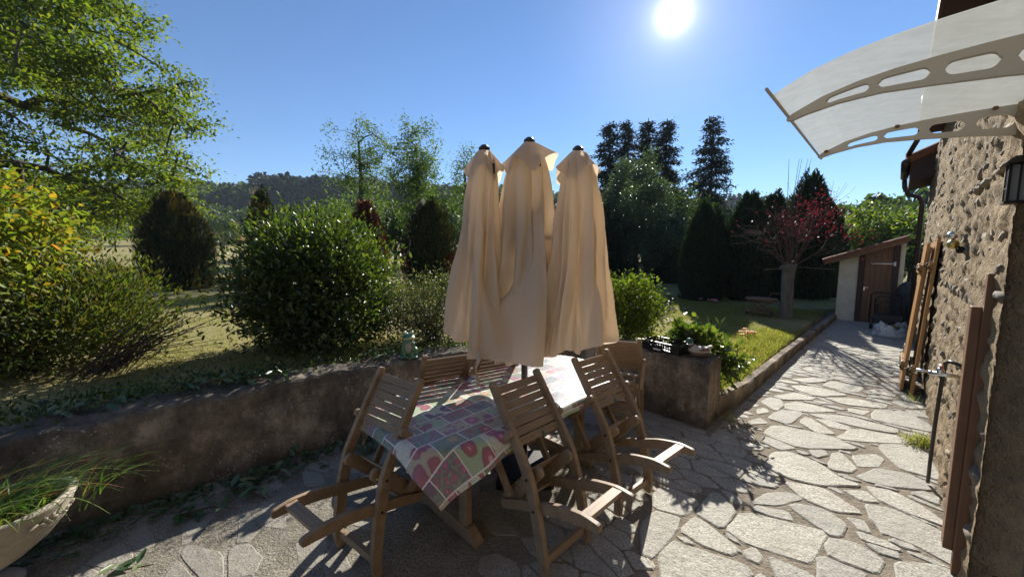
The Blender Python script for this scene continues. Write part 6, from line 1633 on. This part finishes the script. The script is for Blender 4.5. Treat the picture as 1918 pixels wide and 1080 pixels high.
wood('forest', (-50, -27), (185, 290), 620, 1, 'mixed', 11.5, 'dark wood covering the hill left of the slender trees')
wood('conifer_forest', (-34, -8), (185, 300), 700, 2, 'conifer', 15, 'dark conifer plantation on the hill crest behind the slender trees')
wood('far_conifer_forest', (18, 36), (260, 420), 620, 3, 'conifer', 17, 'hazy blue conifer wood on the far hill right of the spruces')
wood('mixed_wood', (36, 56), (60, 150), 300, 4, 'mixed', 7, 'wooded slope beyond the shed at the right')
wood('valley_scrub', (-46, -4), (112, 150), 150, 5, 'mixed', 6, 'hedge line crossing the far field below the wooded hill')
wood('middle_wood', (-8, 20), (150, 260), 420, 6, 'mixed', 16, 'wooded slope hidden behind the parasol and the rounded tree')

# ---- straw stack and wrapped bales on the field
ST = (at(438, 70), 70.0); z0 = float(garden_z(np.array([ST[0]]), np.array([ST[1]]))[0])
ss2 = empty('straw_stack', (ST[0], ST[1], z0)); tag(ss2, 'stack of round straw bales half covered by a pale tarpaulin on the far field', 'straw stack')
M['straw'] = m_plain('straw', (0.32, 0.17, 0.09), 0.95, var=0.5, scale=3, bump=0.6, spec=0.1); M['tarp'] = m_plain('pale_tarp', (0.34, 0.37, 0.42), 0.6, var=0.3, scale=1)
for row_, (k0, zz) in enumerate(((4, 0.85), (3, 2.2), (2, 3.5))):
    for k in range(k0):
        m_ = MB(); x = ST[0] + (k - (k0 - 1) / 2) * 1.65; m_.tube([(x, ST[1] - .8, z0 + zz), (x, ST[1] + .8, z0 + zz)], 0.85, 18); into(ss2, m_.obj('straw_bale', M['straw']))
V = []; F = []
for i in range(25):
    u = i / 24; x = ST[0] - 3.6 + 5.6 * u; zt_ = z0 + 4.55 * math.exp(-((u - .72) / .36) ** 2) + 0.12 * math.sin(u * 19) 
    for j, dy in enumerate((-0.85, 0, 1.2)): V.append((x - dy * .0, ST[1] + dy, zt_ - .35 * (j == 0)))
for i in range(24):
    for j in range(2): F.append((i * 3 + j, (i + 1) * 3 + j, (i + 1) * 3 + j + 1, i * 3 + j + 1))
m_ = MB(); m_.add(V, F); o = m_.obj('tarpaulin', M['tarp'], smooth=True); so = o.modifiers.new('thick', 'SOLIDIFY'); so.thickness = 0.25; into(ss2, o)
bl_l = ['pale green wrapped bale at the left end of the distant row', 'pale green wrapped bale, second in the distant row', 'upper pale wrapped bale stacked at the left of the distant row', 'pale green wrapped bale beside the egg shaped yew', 'pale wrapped bale at the right end of the distant row', 'upper pale wrapped bale stacked at the right of the distant row']
for i, (px, up_) in enumerate(((240, 0), (252, 0), (246, 1), (264, 0), (270, 0), (267, 1))):
    Y = 82.0 + (i % 3); x = at(px, Y); z = float(garden_z(np.array([x]), np.array([Y]))[0])
    m_ = MB(); m_.tube([(x - .7, Y, z + .7 + 1.3 * up_), (x + .7, Y, z + .7 + 1.3 * up_)], 0.72, 16); o = m_.obj('wrapped_bale', m_plain('pale_wrap', (0.36, 0.44, 0.38), 0.35) if i == 0 else bpy.data.materials['pale_wrap'], bevel=0.08); tag(o, bl_l[i], 'bale', 'wrapped bales on the far field')

# ---- grass, tufts, cuttings
g = np.random.default_rng(200)
def grass(name, n, smin, smax, pmin, pmax, hgt, label, cond=None, wid=0.004, mat='blade'):
    s = g.uniform(smin, smax, n); p = g.uniform(pmin, pmax, n)
    X = s * D[0] + p * N[0]; Y = s * D[1] + p * N[1]
    k = (garden_z(X, Y) > -0.05)
    if cond is not None: k &= cond(s, p)
    pat = fbm(np.stack([X * 1.1, Y * 1.1, X * 0], -1), 3); k &= (g.random(n) < np.clip((pat - 0.22) * 3.2, 0.12, 1))
    X, Y, pat = X[k], Y[k], pat[k]; n = len(X); Z = garden_z(X, Y) - 0.004
    h = hgt * g.uniform(.4, 1.3, n) * np.clip(0.5 + (pat - .3) * 2, .35, 1.6); P = np.stack([X, Y, Z], -1)
    V, F = leaf_geo(P, unit(g.normal(0, .55, (n, 3)) * np.array([1, 1, .2]) + np.array([0, 0, 1])), rdir(n, g), h, np.full(n, wid) * (1 + np.hypot(X, Y) * .12), False, 0)
    o = obj(name, mesh_np(name, V, F), M[mat]); tag(o, label, 'grass', kind='stuff')
grass('lawn_grass', 150000, 3.75, 12.5, -6.5, -1.14, 0.038, 'short patchy green and straw coloured grass of the sunny lawn')
grass('left_lawn_grass', 110000, -2.0, 9.0, -12.0, -3.7, 0.040, 'dry patchy grass of the garden behind the left wall', mat='blade_dry')
grass('kerb_grass', 16000, 3.9, 9.0, -1.75, -1.16, 0.075, 'longer bright grass along the kerb of the path', None, 0.005)
def tuft(label, s, p, n, h, seed):
    g2 = np.random.default_rng(seed); c_ = np.array(W(s, p, 0.01)); P = c_ + g2.normal(0, 1, (n, 3)) * np.array([.055, .055, 0])
    V, F = leaf_geo(P, unit(g2.normal(0, .7, (n, 3)) + np.array([0, 0, 1.0])), rdir(n, g2), h * g2.uniform(.5, 1.2, n), np.full(n, .005), False, 0)
    o = obj('grass_tuft', mesh_np('tuft', V, F), M['blade']); tag(o, label, 'grass tuft', kind='stuff')
tuft('tuft of green grass at the foot of the stone wall by the hose', 4.62, 0.27, 420, 0.10, 1)
tuft('tiny weeds at the foot of the shutters', 5.95, 0.25, 60, 0.10, 2)
tuft('thin weeds in the corner between kerb and concrete block', 3.98, -1.04, 70, 0.07, 3)
# laurel cuttings dropped on the terrace and along the wall top
t = NT('cut_laurel_leaf'); r0_ = obj_random(t); c = t.ramp(r0_, [(0, (0.03, 0.065, 0.02)), (.6, (0.06, 0.11, 0.035)), (1, (0.11, 0.13, 0.05))]); M['cutleaf'] = t.done(t.bsdf(c, 0.4, spec=0.5))
lm = []
for k in range(3):
    V, F = leaf_geo(np.zeros((1, 3)), np.array([[1., 0, 0]]), np.array([[0, 0, 1.]]), [0.085 + .012 * k], [0.034], True, .18); me = mesh_np('leaf', V, F); me.materials.append(M['cutleaf']); lm.append(me)
def cutting(label, s, p, z, rot, L, n, seed, group='laurel cuttings lying about'):
    g2 = np.random.default_rng(seed); root = empty('laurel_cutting', W(s, p, z), rot); tag(root, label, 'cutting', group)
    m_ = MB(); m_.tube([(0, 0, .012), (L * .5, .03, .03), (L, 0, .02)], [.006, .005, .003], 6); m_.obj('stem', M['twig'], root)
    for k in range(n):
        o = bpy.data.objects.new('leaf', lm[k % 3]); COL.objects.link(o); o.parent = root; u = g2.random(); o.location = (L * u, g2.normal(0, .03), .02 + .035 * g2.random()); o.rotation_euler = (g2.normal(0, .5), g2.normal(0, .35), g2.choice([-1, 1]) * g2.uniform(.3, 1.3))
cl_ = [('cut laurel sprig close to the foot of the low wall, left of the chair', 0.02, -2.98, .016, 0.2, .34, 15), ('cut laurel sprig lying parallel to the low wall', 0.30, -3.05, .016, 0.9, .34, 16), ('cut laurel sprig against the wall foot behind the left chair', 0.72, -3.10, .016, 2.0, .3, 14), ('cut laurel sprig with upturned leaves near the left chair tips', 0.45, -2.80, .016, 2.6, .28, 11), ('laurel sprig dropped under the far left of the table', 1.20, -2.85, .016, 1.2, .3, 14), ('withered sprig by the foot of the stone planter', -0.33, -2.62, .016, 0.6, .25, 10),
       ('laurel sprig lying on top of the wall below the laurel bush', 0.45, -3.45, .64, 0.4, .4, 18), ('second laurel sprig on the wall top beside the gap between the bushes', 0.1, -3.50, .64, 0.9, .4, 20), ('laurel sprig on the wall top close to the frog statue', 1.35, -3.36, .64, 0.7, .3, 12), ('sprig on the wall top under the flowering shrub', -0.5, -3.52, .64, .8, .4, 18)]
for i, a_ in enumerate(cl_): cutting(a_[0], a_[1], a_[2], a_[3], a_[4], a_[5], a_[6], 300 + i)
n = 1100; s = g.uniform(-1.5, 2.6, n); p = np.array([wall_p(q_) for q_ in s]) + np.abs(g.normal(0, .13, n)) + .03; X = s * D[0] + p * N[0]; Y = s * D[1] + p * N[1]
V, F = leaf_geo(np.stack([X, Y, np.full(n, .016) + .01 * g.random(n)], -1), g.normal(0, 1, (n, 3)) * np.array([1, 1, .15]), g.normal(0, .3, (n, 3)) + np.array([0, 0, 1]), g.uniform(.03, .08, n), g.uniform(.012, .03, n), True)
o = obj('leaf_litter', mesh_np('litter', V, F), M['cutleaf']); tag(o, 'dry and green leaf litter drifted along the foot of the low wall', 'leaf litter', kind='stuff')
n = 5200; s = g.uniform(-2, 3.4, n); p = np.array([wall_p(q_) for q_ in s]) - g.uniform(.10, .75, n); X = s * D[0] + p * N[0]; Y = s * D[1] + p * N[1]
V, F = leaf_geo(np.stack([X, Y, np.full(n, .58) + .13 * g.random(n) ** 2 * (0.3 + 1.4 * vnoise(np.stack([X * 4, Y * 4, X * 0], -1)))], -1), g.normal(0, 1, (n, 3)) + np.array([0, 0, .8]), g.normal(0, .4, (n, 3)) + np.array([0, 0, 1]), g.uniform(.02, .06, n), g.uniform(.010, .022, n), True)
o = obj('ground_cover', mesh_np('cover', V, F), M['l_laurel']); tag(o, 'low leaves and trailing growth covering the top edge of the garden wall', 'ground cover', kind='stuff')
# thin bare twigs leaning out of the flowering shrub towards the lawn gap
gg = np.random.default_rng(77); m_ = MB()
for k in range(70):
    b = np.array([-3.55 + gg.normal(0, .12), 3.15 + gg.normal(0, .12), .60]); e_ = np.array([-3.05 + gg.uniform(-.4, .25), 3.42 + gg.uniform(-.25, .35), .92 + gg.uniform(-.22, .22)]); m_.tube([b, (b + e_) / 2 + np.array([0, 0, .06]), e_], [.004, .003, .002], 4, False)
o = m_.obj('dry_twigs', M['twig']); tag(o, 'fan of thin dry twigs spreading from the flowering shrub over the wall', 'twigs', kind='stuff')
print('objects', len(bpy.data.objects), 'tris', sum(len(m.loops) - 2 * len(m.polygons) for m in bpy.data.meshes))

lw = empty('garden_edging', (-10, 12.6, 0.5)); tag(lw, 'low dark stone edging crossing the left garden beside the egg shaped yew', 'edging')
for k in range(26):
    x0_ = -16.4 + k * 0.42; m_ = MB(); m_.box((x0_, 12.7 + 0.02 * x0_ + rng.uniform(-.03, .03), 0.62 + rng.uniform(-.02, .02)), (0.40, 0.22, 0.26), Matrix.Rotation(rng.uniform(-.05, .05), 3, 'Z')); into(lw, m_.obj('stone', M['concrete'], bevel=0.02))
shrub('low_shrub', 'low dark shrub in front of the far field at the left', 'shrub', (-12.2, 10.8, 0.95), (1.0, 0.7, 0.42), 5000, 0.08, 0.03, M['l_hyper'], 401, 0.5, 0.3, 0.4, False, 0.4, 0.0, 10)
shrub('low_shrub', 'small reddish shrub at the foot of the egg shaped yew', 'shrub', (-8.0, 10.9, 0.72), (0.42, 0.3, 0.25), 1500, 0.06, 0.025, M['l_rust'], 402, 0.5, 0.3, 0.4, False, 0.4, 0.0, 8)
